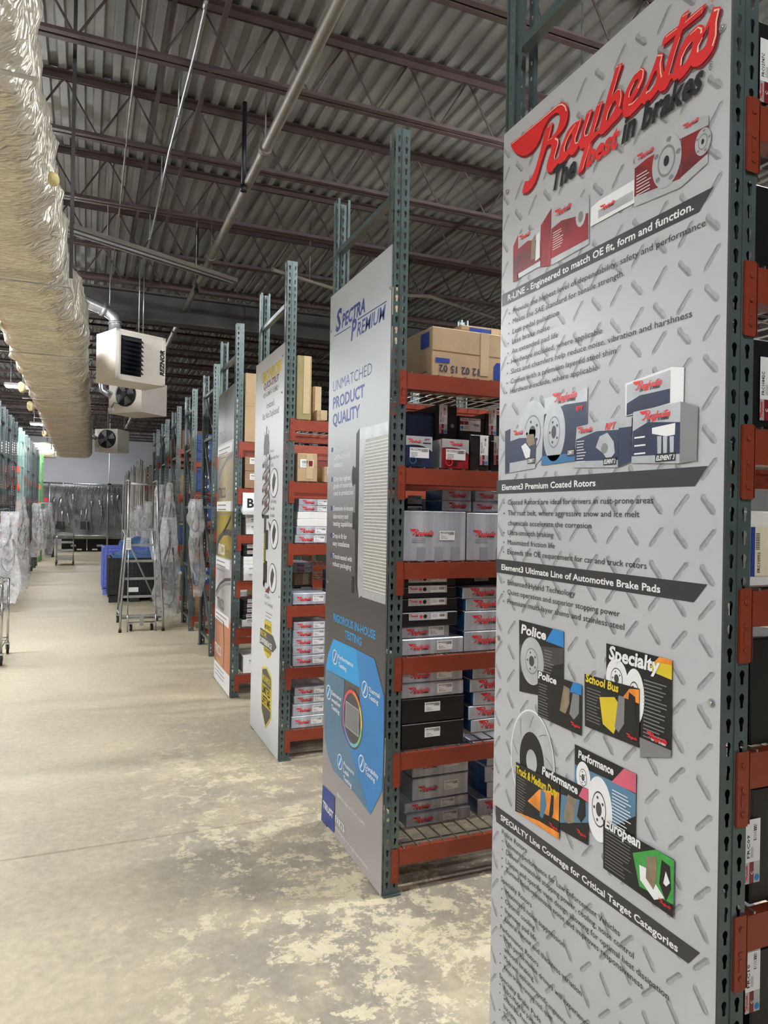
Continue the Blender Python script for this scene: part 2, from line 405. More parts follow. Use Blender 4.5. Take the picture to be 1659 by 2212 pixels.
for x in (-1.5, .55, 4.6, 8.0):   # bridging angles running down the hall, top and bottom
    for z in (-.075, -.515):
        b = MB(); b.box((x + (z < -.3) * .28, Y0 + .1, z - .03), (x + .035 + (z < -.3) * .28, Y1 - .1, z), JOIST); b.build('bridging_angle', cl)
for nm, a, c, M in (('wall_back', (XL, Y1, 0), (XR, Y1 + .2, ZC + .05), WALL), ('wall_front', (XL, Y0 - .2, 0), (XR, Y0, ZC + .05), WALLD),
                    ('wall_left', (XL - .2, Y0, 0), (XL, Y1, ZC + .05), WALLD), ('wall_right', (XR, Y0, 0), (XR + .2, Y1, ZC + .05), WALLD)):
    b = MB(); b.box(a, c, M); structure(b.build(nm))
b = MB(); b.box((XL, 11.95, 4.84), (XR, 12.0, 5.26), GIRD); b.box((XL, 11.85, 4.82), (XR, 12.1, 4.85), GIRD); b.box((XL, 11.85, 5.25), (XR, 12.1, 5.275), GIRD)
for k in range(9): b.box((XL + 1 + k * 2.6, 11.87, 4.85), (XL + 1.012 + k * 2.6, 12.08, 5.25), GIRD)
tag(b.build('steel_girder'), 'deep dark steel girder crossing the hall above the nearest white unit heater', 'beam')
# pillar far left
b = MB(); b.box((-3.05, 31.0, 0), (-2.75, 31.3, 5.2), GIRD); b.box((-3.07, 30.98, 0), (-2.73, 31.32, 1.6), YINK); b.build('steel_column')
tag(D.objects['steel_column'], 'dark steel column far down the hall behind the left-hand racks', 'column')

# lit fluorescent fixtures
for i, (x, y, z, L_, f) in enumerate(LAMPS):
    hs = MB(); hs.box((-L_ / 2, -.09, 0), (L_ / 2, .09, .06), LIGHTHOUSE)
    for s_ in (-1, 1): hs.bar((s_ * L_ * .4, 0, .06), (s_ * L_ * .4, 0, 5.835 - z), .012, .012, GALV)
    where = ['beside the foil duct, nearest the camera', 'beside the foil duct, above the chrome wire cart', 'beside the foil duct, the larger bright glare at the left edge',
             'beside the foil duct, the smaller bright glare farther down', 'in front of the far grey wall', 'behind the camera over the aisle',
             'over the gap before the radiator board rack', 'over the gap before the strut board rack', 'over the right-hand racks, farther along',
             'over the left side, nearest the camera', 'over the left side, second along', 'over the left-hand racks, third along', 'over the left-hand racks, fourth along', 'added behind the duct end to brighten the exhaust pipes'][i]
    t = hs.build('strip_light'); t.location = (x, y, z); tag(t, 'lit white strip light ' + where, 'light', 'lit strip lights')
    em = mat('lit_tube_%d' % i, (255, 250, 238), .5, 0, 0, emis=LAMP * f)
    for s_ in (-1, 1):
        tb = MB(); tb.tube([(-L_ / 2 + .03, s_ * .05, -.02), (L_ / 2 - .03, s_ * .05, -.02)], .019, em, 8); tb.build('tube', t)

# ------------------------------------------------------------------ insulated duct
def lerp(a, bb, t): return a + (bb - a) * t
def interp(tab, y):
    for (ya, va), (yb, vb) in zip(tab[:-1], tab[1:]):
        if y <= yb: return lerp(va, vb, max(0, (y - ya) / (yb - ya)))
    return tab[-1][1]
RE = [(-4, -.3), (2.8, -.27), (5.6, -.2), (7.3, -.16), (8.0, -.02), (8.8, .0), (9.6, -.02), (27.4, .17)]
LE = [(-4, -.88), (8.7, -.88), (12.9, -.9), (27.4, -.98)]
def duct():
    b = MB(); NS = 40; n = int((27.4 + 3.9) / .05); rnd = random.Random(3)
    ZB, ZT = 3.6, 4.22
    for i in range(n + 1):
        y = -3.9 + i * .05; xr = interp(RE, y); xl = interp(LE, y); cx = (xr + xl) / 2; hw = (xr - xl) / 2; cz = (ZB + ZT) / 2; hz = (ZT - ZB) / 2
        for k in range(NS):
            t = 2 * math.pi * k / NS; c, s_ = math.cos(t), math.sin(t); p = .5
            ux = math.copysign(abs(c) ** p, c); uz = math.copysign(abs(s_) ** p, s_)
            v = Vector((ux * 2, y * 3.2, uz * 2))
            d = noise.noise(v) * .035 + (abs(noise.noise(v * 3.1 + Vector((5, 0, 0)))) - .25) * .035
            band = abs(math.sin(y * math.pi / .42 + .5 * noise.noise(v))) ; d += (1 - band ** .5) * -.03
            d += .02 * noise.noise(Vector((ux * 1.2, y * 9, uz * 1.5 + 7))) + .012 * noise.noise(Vector((ux * 5, y * 16, uz * 5)))
            seam = math.exp(-((y - 8.15) / .12) ** 2) * -.05 + math.exp(-((y - 15.3) / .08) ** 2) * -.03; d += seam
            b.v.append((cx + ux * (hw + d), y, cz + uz * (hz + d)))
    for i in range(n):
        for k in range(NS):
            a = i * NS + k; c = i * NS + (k + 1) % NS; b.face((a, c, c + NS, a + NS), FOIL, True)
    b.face([k for k in range(NS)][::-1], FOIL); b.face([n * NS + k for k in range(NS)], FOIL)
    o = b.build('insulated_duct'); tag(o, 'long silver foil-wrapped air duct hanging along the left side of the aisle', 'duct')
    for y in [-2, 0, 3.2, 6.1, 8.9, 12.6, 15.2, 19.2, 21.4, 24.2, 27]:
        s2 = MB(); xl = interp(LE, y) - .05; xr = interp(RE, y) + .05
        for xx in ((xl, xr) if y in (0, 6.1) else (xl,)): s2.bar((xx, y, 3.62), (xx, y, 5.835), .028, .003, GIRD, up=(0, 1, 0))
        s2.box((xl, y - .015, 3.545), (xr, y + .015, 3.55), GALV); s2.build('hanger_strap', o)
    for (y, x, s3) in ((12.2, -.93, .06), (14.4, -.95, .065), (19.5, -.97, .06), (8.2, -.9, .07), (4.3, -.20, .03)):
        q = bmesh.new(); bmesh.ops.create_icosphere(q, subdivisions=3, radius=s3)
        for v in q.verts: v.co += v.co * noise.noise(v.co * 18) * .5; v.co.z *= 1.3; v.co.y *= 1.5
        me = D.meshes.new('torn_insulation'); q.to_mesh(me); me.materials.append(YEL); q.free(); put('torn_insulation', me, o, Matrix.Translation((x, y, 3.66 if s3 > .05 else 3.62)))
    return o
duct()
# duct branch that turns left beyond the end
b = MB(); P_ = []
N_ = 24
for i in range(13):
    x = -1.0 - i * .2
    for k in range(N_):
        t = 2 * math.pi * k / N_; c, s_ = math.cos(t), math.sin(t); ux = math.copysign(abs(c) ** .6, c); uz = math.copysign(abs(s_) ** .6, s_)
        d = noise.noise(Vector((x * 4, ux * 2, uz * 2))) * .05; b.v.append((x, 27.9 + ux * (.32 + d), 3.86 + uz * (.27 + d)))
for i in range(12):
    for k in range(N_): a = i * N_ + k; c = i * N_ + (k + 1) % N_; b.face((a, c, c + N_, a + N_), FOIL, True)
b.face(list(range(N_)), FOIL); b.face([12 * N_ + k for k in range(N_)][::-1], FOIL)
tag(b.build('branch_duct'), 'short foil-wrapped branch duct turning left at the far end of the main duct', 'duct')
# ------------------------------------------------------------------ pipes, conduits, unlit fixture
def pipe_y(name, x, z, r, y0, y1, M, label, cat='pipe', seg=12, coup=3.0, wob=0.):
    b = MB(); n = max(2, int((y1 - y0) / .8)); b.tube([(x + wob * math.sin(i * 1.3), y0 + (y1 - y0) * i / n, z + wob * math.sin(i * 2.1)) for i in range(n + 1)], r, M, seg)
    o = b.build(name)
    if coup:
        y = y0 + 1.2
        while y < y1:
            c = MB(); c.tube([(x, y - .04, z), (x, y + .04, z)], r * 1.25, M, seg); c.tube([(x, y, z + r), (x, y, 5.78)], .006, M, 5); c.build('coupling', o); y += coup
    return tag(o, label, cat)
pipe_y('sprinkler_pipe', 1.42, 5.05, .045, -3.8, 11.84, PIPE, 'long straight grey pipe running down the hall under the roof joists, near length', coup=2.96)
pipe_y('sprinkler_pipe', 1.42, 5.05, .045, 12.11, 30, PIPE, 'grey pipe beyond the dark girder, far length', coup=2.96)
pipe_y('electrical_conduit', .67, 5.16, .012, -3.8, 10.2, GALV, 'thin bright conduit running down the hall left of the grey pipe', 'conduit', 6, 1.48, .008)
pipe_y('electrical_conduit', .3, 5.3, .009, -3.8, 14, PIPE, 'thinner dull conduit near the roof beside the foil duct', 'conduit', 6, 0, .004)
b = MB(); p0 = Vector((-.36, 8.48, 4.9)); p1 = Vector((1.78, 9.6, 4.9)); b.bar(p0, p1, .16, .05, PIPE)
dd = (p1 - p0).normalized(); nn = Vector((-dd.y, dd.x, 0))
o = b.build('unlit_strip_light'); tag(o, 'unlit fluorescent strip light slanting across the ceiling above the unit heater', 'light')
for s_ in (-1, 1):
    b = MB(); b.tube([p0 + nn * .04 * s_ + Vector((0, 0, -.04)) + dd * .05, p1 + nn * .04 * s_ + Vector((0, 0, -.04)) - dd * .05], .014, TUBEOFF, 8); b.build('tube', o)
b = MB()
for t in (.25, .75):
    q = p0.lerp(p1, t); b.bar(q, (q.x, q.y, 5.835), .01, .01, GALV)
b.build('hanger_rod', o)
for (px, Y, z0, z1, r, M, lab) in ((540, 7.0, 4.98, 5.5, .022, DARKM, 'dark hanger rod beside the grey pipe, upper'), (434, 10.3, 4.9, 5.5, .022, DARKM, 'dark hanger rod beside the grey pipe, lower'),
                                   (887, 9.8, 5.0, 5.6, .03, DARKM, 'dark hanger post above the cartons on the second rack')):
    b = MB(); x = x_at(px, Y, (z0 + z1) / 2) - .06; b.tube([(x, Y, z0), (x, Y, 5.835)], r, M, 8); b.tube([(x, Y, z0 - .02), (x, Y, z0 + .04)], r * 1.5, M, 8); tag(b.build('hanger_rod'), lab, 'rod')
b = MB(); b.tube([(2.8, 9.5, 5.01), (2.8, 9.5, 5.835)], .01, PIPE, 6); b.tube([(2.2, 9.2, 5.0), (3.4, 9.75, 5.02), (4.6, 9.4, 5.02), (6.0, 9.9, 5.0)], .028, PIPE, 8); tag(b.build('branch_pipe'), 'slanting branch pipe above the cartons on top of the rack behind the radiator sign', 'pipe')

# ------------------------------------------------------------------ unit heaters
def heater(x, y, z, rz, W, Dp, H, label, front=True, s_=1.):
    t = empty('unit_heater', (x, y, z), rz, label, 'heater', 'white unit heaters hung above the aisle')
    b = MB(); e = .006; b.box((0, 0, 0), (W, Dp, H), HEAT)
    for a in ((0, -e, 0), (0, -e, H - .035)): b.box(a, (W, 0, a[2] + .035), HEAT)
    b.box((0, -e, 0), (.05, 0, H), HEAT); b.box((W - .05, -e, 0), (W, 0, H), HEAT); b.box((-e, -e, 0), (0, .03, H), HEAT); b.box((-e, Dp - .03, 0), (0, Dp, H), HEAT)
    b.build('housing', t)
    lo = MB(); lo.box((.075, -.004, .08), (W * .5, .0, H - .08), DARKM); lo.build('louver_opening', t)
    for k in range(8):
        z0 = .1 + k * (H - .2) / 8; l2 = MB(); l2.poly([(.08, -.012, z0 + .05), (W * .5, -.012, z0 + .05), (W * .5, -.075, z0), (.08, -.075, z0)], DARKM)
        l2.poly([(.08, -.016, z0 + .054), (.08, -.079, z0 + .004), (W * .5, -.079, z0 + .004), (W * .5, -.016, z0 + .054)], DARKM); l2.build('louver', t)
    return t
h1 = heater(.355, 10.8, 3.67, math.radians(25), .78, .58, .72, 'nearest white unit heater, its black louvers facing the aisle')
b = MB(); b.add(text('REZNOR', .05, .2), (.757, -.008, .15), (0, 0, 1), (-1, 0, 0), BLACK, .095); b.build('lettering', h1)
for q in ((.12, .45), (.66, .45), (.4, .1)):
    b = MB(); b.tube([(q[0], q[1], .72), (q[0], q[1], 2.1)], .009, GALV, 6); b.build('hanger_rod', h1)
b = MB(); b.tube([(.15, .3, .7), (.13, .32, .95), (.02, .38, 1.05), (-.3, .42, 1.12), (-.75, .55, 1.3)], .085, GALV, 14); b.tube([(.02, .38, 1.04), (-.03, .39, 1.055)], .1, GALV, 14); b.tube([(.14, .31, .85), (.138, .315, .88)], .098, GALV, 14)
b.build('flue_pipe', h1)
def heater_back(x, y, z, rz, W, Dp, H, label, r):
    t = empty('unit_heater', (x, y, z), rz, label, 'heater', 'white unit heaters hung above the aisle')
    b = MB(); b.box((0, 0, 0), (W, Dp, H), HEAT); b.build('housing', t)
    c = (W * .56, 0, H * .55)
    f = MB(); f.disc((c[0], -.03, c[2]), (0, 1, 0), r, .05, DARKM, 28); fan = f.build('fan_shroud', t)
    g = MB()
    for rr in (1., .8, .6, .4, .2): g.ring((c[0], -.075 - .01 * (1 - rr), c[2]), (0, 1, 0), r * rr, .004, RUB, 24)
    for k in range(8):
        a = k * math.pi / 4; g.bar((c[0], -.085, c[2]), (c[0] + r * math.cos(a), -.075, c[2] + r * math.sin(a)), .006, .006, RUB)
    g.build('guard', fan)
    m_ = MB(); m_.disc((c[0], -.09, c[2]), (0, 1, 0), r * .24, .06, RUB, 16); m_.build('motor', fan)
    for k in range(4):
        a = k * math.pi / 2 + .4; q = MB(); ca, sa = math.cos(a), math.sin(a)
        q.poly([(c[0] + ca * r * .2 - sa * .03, -.058, c[2] + sa * r * .2 + ca * .03), (c[0] + ca * r * .9 - sa * .1, -.06, c[2] + sa * r * .9 + ca * .1),
                (c[0] + ca * r * .9 + sa * .1, -.07, c[2] + sa * r * .9 - ca * .1), (c[0] + ca * r * .2 + sa * .03, -.065, c[2] + sa * r * .2 - ca * .03)], GALV); q.build('fan_blade', fan)
    j = MB(); j.box((.03, -.05, .04), (.15, -.001, .11), WHITE); j.build('control_box', t)
    q = MB(); q.tube([(.1, -.04, .1), (.2, -.07, .2), (.34, -.06, .17), (c[0] - r * .5, -.05, c[2] - r * .4)], .007, RUB, 5); q.build('cable', t)
    for q in ((.1, Dp * .8), (W - .1, Dp * .8)):
        b = MB(); b.tube([(q[0], q[1], H), (q[0], q[1], 5.78 - z)], .009, GALV, 6); b.build('hanger_rod', t)
    b = MB(); b.tube([(.08, -.02, H * .55), (-.06, -.1, H * .7), (-.1, -.1, H), (-.02, 0, H + .45)], .07, GALV, 12); b.build('flue_pipe', t)
    return t
def pair(p, q): return math.atan2(q[1] - p[1], q[0] - p[0]), math.hypot(q[0] - p[0], q[1] - p[1])
a_, w_ = pair((.40, 15.75), (1.03, 15.1)); heater_back(.40, 15.75, 3.79, a_, .86, .75, .66, 'second white unit heater, round black fan showing below the nearest one', .24)
a_, w_ = pair((.28, 25.4), (.93, 25.0)); heater_back(.24, 25.4, 3.72, a_, .8, .75, .74, 'farthest white unit heater with a round black fan, before the grey wall', .3)

# ------------------------------------------------------------------ printed sign boards (flat boards on the rack ends)
class Sign:
    """flat board in the plane X = xs, read along -Y; print lies a fraction of a millimetre proud of it"""
    def __init__(s, name, xs, ya, yb, z0, z1, M, label, cat='sign'):
        s.xs = xs; s.ya = ya; s.yb = yb; s.root = empty(name, (xs, (ya + yb) / 2, z0), 0, label, cat); s.z0 = z0
        b = MB(); b.box((xs, ya, z0), (xs + .006, yb, z1), PEDGE); b.poly([(xs - .0004, yb, z0), (xs - .0004, ya, z0), (xs - .0004, ya, z1), (xs - .0004, yb, z1)], M)
        s.put(b, 'panel'); s.k = 1; s.b = None
    def put(s, b, name):
        me = b.mesh(name, Matrix.Translation(-Vector(s.root.location))); return put(name, me, s.root)
    def start(s): s.b = MB()
    def end(s, name): s.k += 1; return s.put(s.b, name)
    def cut(s, name):
        if s.b and s.b.f: s.put(s.b, name)
        s.b = MB()
    def e(s): return s.xs - .0006 - .0003 * s.k
    def W(s, p):
        q = on(0, s.xs, *p); return q
    def pp(s, pts, M, l=0):
        s.b.poly([(s.e() - .00025 * l, s.W(p).y, s.W(p).z) for p in pts], M)
    def rect(s, y0, z0, y1, z1, M, l=0): s.b.poly([(s.e() - .00025 * l, y, z) for y, z in ((y0, z0), (y1, z0), (y1, z1), (y0, z1))], M)
    def pts(s, P, M, l=0): s.b.poly([(s.e() - .00025 * l, y, z) for y, z in P], M)
    def tx(s, string, p0, p1, cap, M, bold=0., shear=0., l=0, sq=None):
        a = s.W(p0); t = text(string, bold, shear)
        wd = (a.y - s.W(p1).y) if p1 else t[2] * cap / CAP * (sq or .8)
        s.b.add(t, (s.e() - .00025 * l, a.y, a.z), (0, -1, 0), (0, 0, 1), M, wd / t[2], cap / CAP)
    def txw(s, string, y, z, wd, cap, M, bold=0., shear=0., l=0):
        t = text(string, bold, shear); s.b.add(t, (s.e() - .00025 * l, y, z), (0, -1, 0), (0, 0, 1), M, wd / t[2], cap / CAP)
    def ell(s, c, ry, rz, M, l=0, n=32, hole=0.):
        y, z = c
        if not hole: s.pts([(y + ry * math.cos(2 * math.pi * k / n), z + rz * math.sin(2 * math.pi * k / n)) for k in range(n)], M, l)
        else:
            for k in range(n):
                a0, a1 = 2 * math.pi * k / n, 2 * math.pi * (k + 1) / n
                s.pts([(y + ry * math.cos(a0), z + rz * math.sin(a0)), (y + ry * math.cos(a1), z + rz * math.sin(a1)), (y + ry * hole * math.cos(a1), z + rz * hole * math.sin(a1)), (y + ry * hole * math.cos(a0), z + rz * hole * math.sin(a0))], M, l)
    def line(s, pts, w0, M, w1=None, l=0):
        P = [(-q[0], q[1]) for q in pts]; s.b.add(stroke2d(P, w0, w1), (s.e() - .00025 * l, 0, 0), (0, -1, 0), (0, 0, 1), M)
    def bolt(s, y, z):
        b = MB(); b.disc((s.xs - .0015, y, z), (1, 0, 0), .009, .003, GALV, 14); b.disc((s.xs - .005, y, z), (1, 0, 0), .0055, .006, CHROME, 6); s.put(b, 'bolt')

c3 = lambda x, y: (1060 + x / 2.7696, y / 2.7696)
c4 = lambda x, y: (1060 + x / 2.7696, 560 + y / 2.7696)
c5 = lambda x, y: (1060 + x / 2.7696, 1000 + y / 2.7696)
c6 = lambda x, y: (1060 + x / 2.7696, 1560 + y / 2.7696)
r1 = lambda x, y: (1090 + x / 6.9125, 180 + y / 6.9125)
r2 = lambda x, y: (1310 + x / 6.144, y / 6.144)

# the red script word mark: traced outlines, first in the plane of the nearest sign, then normalised for reuse
XS = 1.26
def rl(f, P): return [(-q.y, q.z) for q in (on(0, XS, *f(*p)) for p in P)]
ident = lambda x, y: (x, y)
LOGO_OUT = [
 (r1, [[(105,905),(300,750),(560,530),(760,360),(850,295),(905,290),(950,335),(968,420),(955,540),(920,640),(870,720),(800,790),(750,830),(690,860),(700,815),(760,760),(805,680),(835,570),(842,490),(810,448),(760,460),(690,520),(635,600),(595,690),(565,780),(525,880),(460,980),(390,1050),(310,1085),(235,1072),(170,1030),(120,960)]]),
 (r1, [[(645,655),(740,580),(720,700),(680,830),(640,950),(600,1080),(560,1200),(520,1340),(470,1480),(400,1590),(330,1640),(275,1640),(290,1570),(320,1465),(370,1460),(420,1400),(470,1290),(510,1160),(550,1010),(590,840),(620,730)]]),
 (r1, [[(640,960),(640,860),(760,800),(810,810),(828,860),(815,940),(785,1030),(755,1110),(765,1145),(790,1140),(835,1090),(870,1120),(800,1220),(745,1300),(690,1335),(650,1310),(642,1250),(665,1150),(700,1040),(718,950),(700,915),(660,930)]]),
 (r1, [[(815,1170),(825,1090),(850,980),(900,850),(950,730),(1010,645),(1080,585),(1180,515),(1165,600),(1120,720),(1080,840),(1078,890),(1110,885),(1150,830),(1170,850),(1120,950),(1060,1050),(1010,1080),(985,1060),(960,1090),(900,1175),(850,1205),(820,1195)],
       [(920,1020),(925,950),(960,860),(1000,780),(1025,750),(1025,800),(1000,890),(970,970),(935,1020)]]),
 (r1, [[(1250,440),(1330,385),(1315,470),(1270,600),(1225,730),(1225,785),(1260,790),(1300,700),(1350,510),(1400,330),(1490,265),(1470,350),(1410,560),(1350,745),(1400,720),(1480,690),(1400,780),(1300,900),(1265,1010),(1225,1150),(1190,1300),(1105,1355),(1160,1160),(1215,960),(1170,985),(1135,960),(1145,850),(1185,680),(1215,560)]]),
 (ident, [[(1334.4,145),(1348,136),(1345,148),(1336,174),(1327,203),(1326,208),(1334,197),(1342.5,193),(1348,199),(1347,217),(1341,234),(1349,240),(1338,256),(1326,268),(1313,283),(1303,291),(1296,287),(1299,272),(1307,240),(1316,205),(1326,172)], [(1313,259),(1317,244),(1325,226),(1332,218),(1334,224),(1329,240),(1320,255),(1315,262)]]),
 (r2, [[(232,1500),(235,1400),(255,1280),(300,1160),(370,1030),(440,940),(495,903),(527,930),(518,1040),(475,1150),(410,1270),(360,1350),(430,1320),(490,1230),(540,1130),(560,1200),(520,1330),(440,1430),(330,1540),(270,1560),(235,1530)], [(318,1290),(330,1230),(370,1130),(415,1065),(443,1050),(435,1110),(390,1200),(345,1270)]]),
 (r2, [[(480,1330),(500,1230),(560,1100),(620,950),(670,810),(700,715),(778,705),(765,770),(765,880),(785,960),(800,1010),(860,1060),(830,1150),(790,1200),(735,1222),(708,1195),(640,1290),(560,1370),(505,1385)], [(540,1240),(560,1170),(610,1070),(660,960),(685,940),(690,1010),(670,1100),(620,1190),(570,1245)]]),
 (r2, [[(1020,215),(1122,130),(1090,230),(1050,350),(1000,490),(940,680),(880,860),(850,960),(900,990),(1000,930),(1000,1010),(950,1075),(910,1080),(890,1040),(820,1110),(775,1090),(775,1010),(820,850),(870,680),(930,500),(980,340)]]),
 (r2, [[(755,615),(795,490),(980,345),(1110,240),(1325,60),(1338,75),(1290,185),(1190,270),(1050,385),(900,505),(765,620)]]),
 (r2, [[(905,1060),(910,930),(955,770),(1015,620),(1090,490),(1180,390),(1260,335),(1312,350),(1330,400),(1290,470),(1230,620),(1180,800),(1110,930),(1020,1040),(950,1085)], [(1005,860),(1020,770),(1070,660),(1130,580),(1165,555),(1160,620),(1130,720),(1080,820),(1025,880)]]),
 (r2, [[(1145,870),(1190,770),(1230,620),(1285,470),(1345,350),(1400,220),(1440,103),(1543,93),(1525,160),(1492,300),(1492,450),(1455,620),(1385,745),(1275,865),(1205,895),(1160,890)], [(1222,690),(1240,600),(1290,500),(1350,400),(1390,350),(1375,470),(1345,590),(1300,655),(1250,690)]])]
LOGO_HI = [(r1, [(130,912),(380,705),(620,505),(820,335),(880,318),(925,350),(945,420)], .0022, .005), (r1, [(665,665),(728,612),(705,710),(668,862),(745,815)], .002, .002),
 (r1, [(775,830),(815,850),(822,900),(790,1020),(765,1100),(775,1140)], .005, .003), (r1, [(915,1025),(915,960),(950,850),(1010,730),(1080,620)], .004, .002), (r1, [(1110,575),(1160,540),(1120,690),(1072,840),(1080,900),(1120,890)], .002, .004),
 (r1, [(1260,460),(1310,420),(1270,560),(1215,740),(1225,795),(1265,770)], .002, .004), (r1, [(1410,340),(1470,295),(1430,460),(1350,740),(1430,640)], .002, .002), (r1, [(1295,910),(1250,1080),(1190,1285)], .002, .002),
 (r2, [(155,900),(210,865),(160,1040),(95,1280),(170,1190),(210,1200),(215,1290),(190,1420)], .002, .003), (r2, [(20,1600),(40,1500),(90,1390)], .004, .002), (r2, [(320,1300),(330,1230),(390,1100)], .004, .002), (r2, [(400,990),(480,920),(512,940),(500,1040),(440,1180)], .002, .004), (r2, [(315,1400),(370,1380),(440,1300)], .004, .002),
 (r2, [(700,745),(760,742),(735,850),(740,960),(755,1035)], .004, .004), (r2, [(545,1245),(590,1210),(640,1140)], .005, .002), (r2, [(810,500),(960,385)], .002, .002), (r2, [(1030,230),(1105,180),(1065,310),(1300,105),(1285,185)], .002, .002), (r2, [(1000,500),(940,680),(850,1000)], .002, .002),
 (r2, [(1010,875),(1020,780),(1080,650),(1150,560)], .005, .002), (r2, [(1130,470),(1240,370),(1285,390),(1280,450)], .002, .006), (r2, [(1450,150),(1515,130),(1480,300),(1475,470),(1430,620)], .005, .004), (r2, [(1235,700),(1240,620),(1300,500)], .006, .002)]
LOOPS = [[rl(f, lp) for lp in lps] for f, lps in LOGO_OUT]
LX0 = min(p[0] for l in LOOPS for lp in l for p in lp); LX1 = max(p[0] for l in LOOPS for lp in l for p in lp); LZ0 = min(p[1] for l in LOOPS for lp in l for p in lp); LW = LX1 - LX0
PIECES = [fill([[((p[0] - LX0) / LW, (p[1] - LZ0) / LW) for p in lp] for lp in l]) for l in LOOPS]
LH = max(v[1] for p in PIECES for v in p[0])
PLAIN = [fill([[((p[0] - LX0) / LW, (p[1] - LZ0) / LW) for p in lp] for lp in l], 1) for l in LOOPS]
def put_logo(b, O, X, Y, W, N, eps=.0001, tag_=True, M=LOGO, K=BLACK, full=False):
    """red script logo of width W; O = lower left, N = outward normal"""
    O = Vector(O); X = Vector(X); Y = Vector(Y); N = Vector(N)
    for i, p in enumerate(PIECES if full else PLAIN): b.add(p, O + N * eps * i, X, Y, M, W)
    if tag_:
        for s_, x0, wd, M2 in (('The', .23, .135, K), ('best', .40, .17, M), ('in brakes', .605, .34, K)):
            t = text(s_, .03, .25, 1); b.add(t, O + X * W * x0 + Y * W * -.06 if False else O + X * (W * x0) + Y * (W * (.01 if s_ != 'x' else 0)), X, Y, M2, W * wd / t[2], W * .095 / CAP)

# --- nearest board
s1 = Sign('display_board', XS, 1.128, 2.034, .03, 3.085, PANEL, 'tall grey tread-plate display board with red script logo, nearest on the right')
s1.start(); rnd = random.Random(5)
for i in range(12):
    for j in range(40):
        y = 1.128 + .04 + i * .077; z = .07 + j * .0775
        if z > 3.06: continue
        o_ = 1 if (i + j) % 2 else -1; L_, w2 = (.030, .0085) if o_ > 0 else (.034, .0065)
        dx, dz = (math.cos(math.radians(48)) * o_, math.sin(math.radians(48))); nx, nz_ = -dz, dx
        def q(a, c): return (min(2.03, max(1.131, y + dx * a + nx * c + rnd.uniform(-.001, .001))), min(3.08, max(.035, z + dz * a + nz_ * c)))
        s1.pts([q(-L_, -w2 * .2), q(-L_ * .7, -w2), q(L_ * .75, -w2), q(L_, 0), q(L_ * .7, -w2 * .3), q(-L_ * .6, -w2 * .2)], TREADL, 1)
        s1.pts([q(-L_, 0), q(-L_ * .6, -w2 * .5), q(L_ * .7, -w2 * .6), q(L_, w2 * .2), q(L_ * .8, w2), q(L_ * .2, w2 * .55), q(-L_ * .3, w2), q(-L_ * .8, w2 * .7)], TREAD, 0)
o = s1.end('tread_pattern'); o['label'] = 'printed grey tread-plate marks'
s1.k += 1
def band(sg, P, M=CHAR, l=0): sg.pp(P, M, l)
s1.start()
band(s1, [(1085, 637.6), (1543.8, 402.5), (1511, 458), (1085, 663)]); s1.cut('heading_band'); band(s1, [(1073.7, 1038), (1530, 1006.6), (1502, 1050), (1073.7, 1067)])
s1.cut('heading_band'); band(s1, [(1072.6, 1207), (1529, 1262.5), (1499.7, 1301), (1072.6, 1236.5)]); s1.cut('heading_band'); band(s1, [(1070.8, 1738.7), (1513, 2058), (1487.8, 2081), (1072.6, 1774.8)])
s1.end('heading_band'); s1.start(); HB = .018
for st, a, c in (('R-LINE - Engineered to match OE fit, form and function.', c4(105, 250), c3(1218, 1262)), ('Element3 Premium Coated Rotors', c5(70, 163), c5(630, 143)),
                 ('Element3 Ultimate Line of Automotive Brake Pads', c5(67, 638), c5(1018, 772)), ('SPECIALTY Line Coverage for Critical Target Categories', c6(62, 583), c6(1123, 1360))):
    s1.tx(st, a, c, HB if 'LINE -' not in st else .0195, WHITE, .022); s1.cut('heading_text')
s1.k += 1; s1.start(); TB = .0165
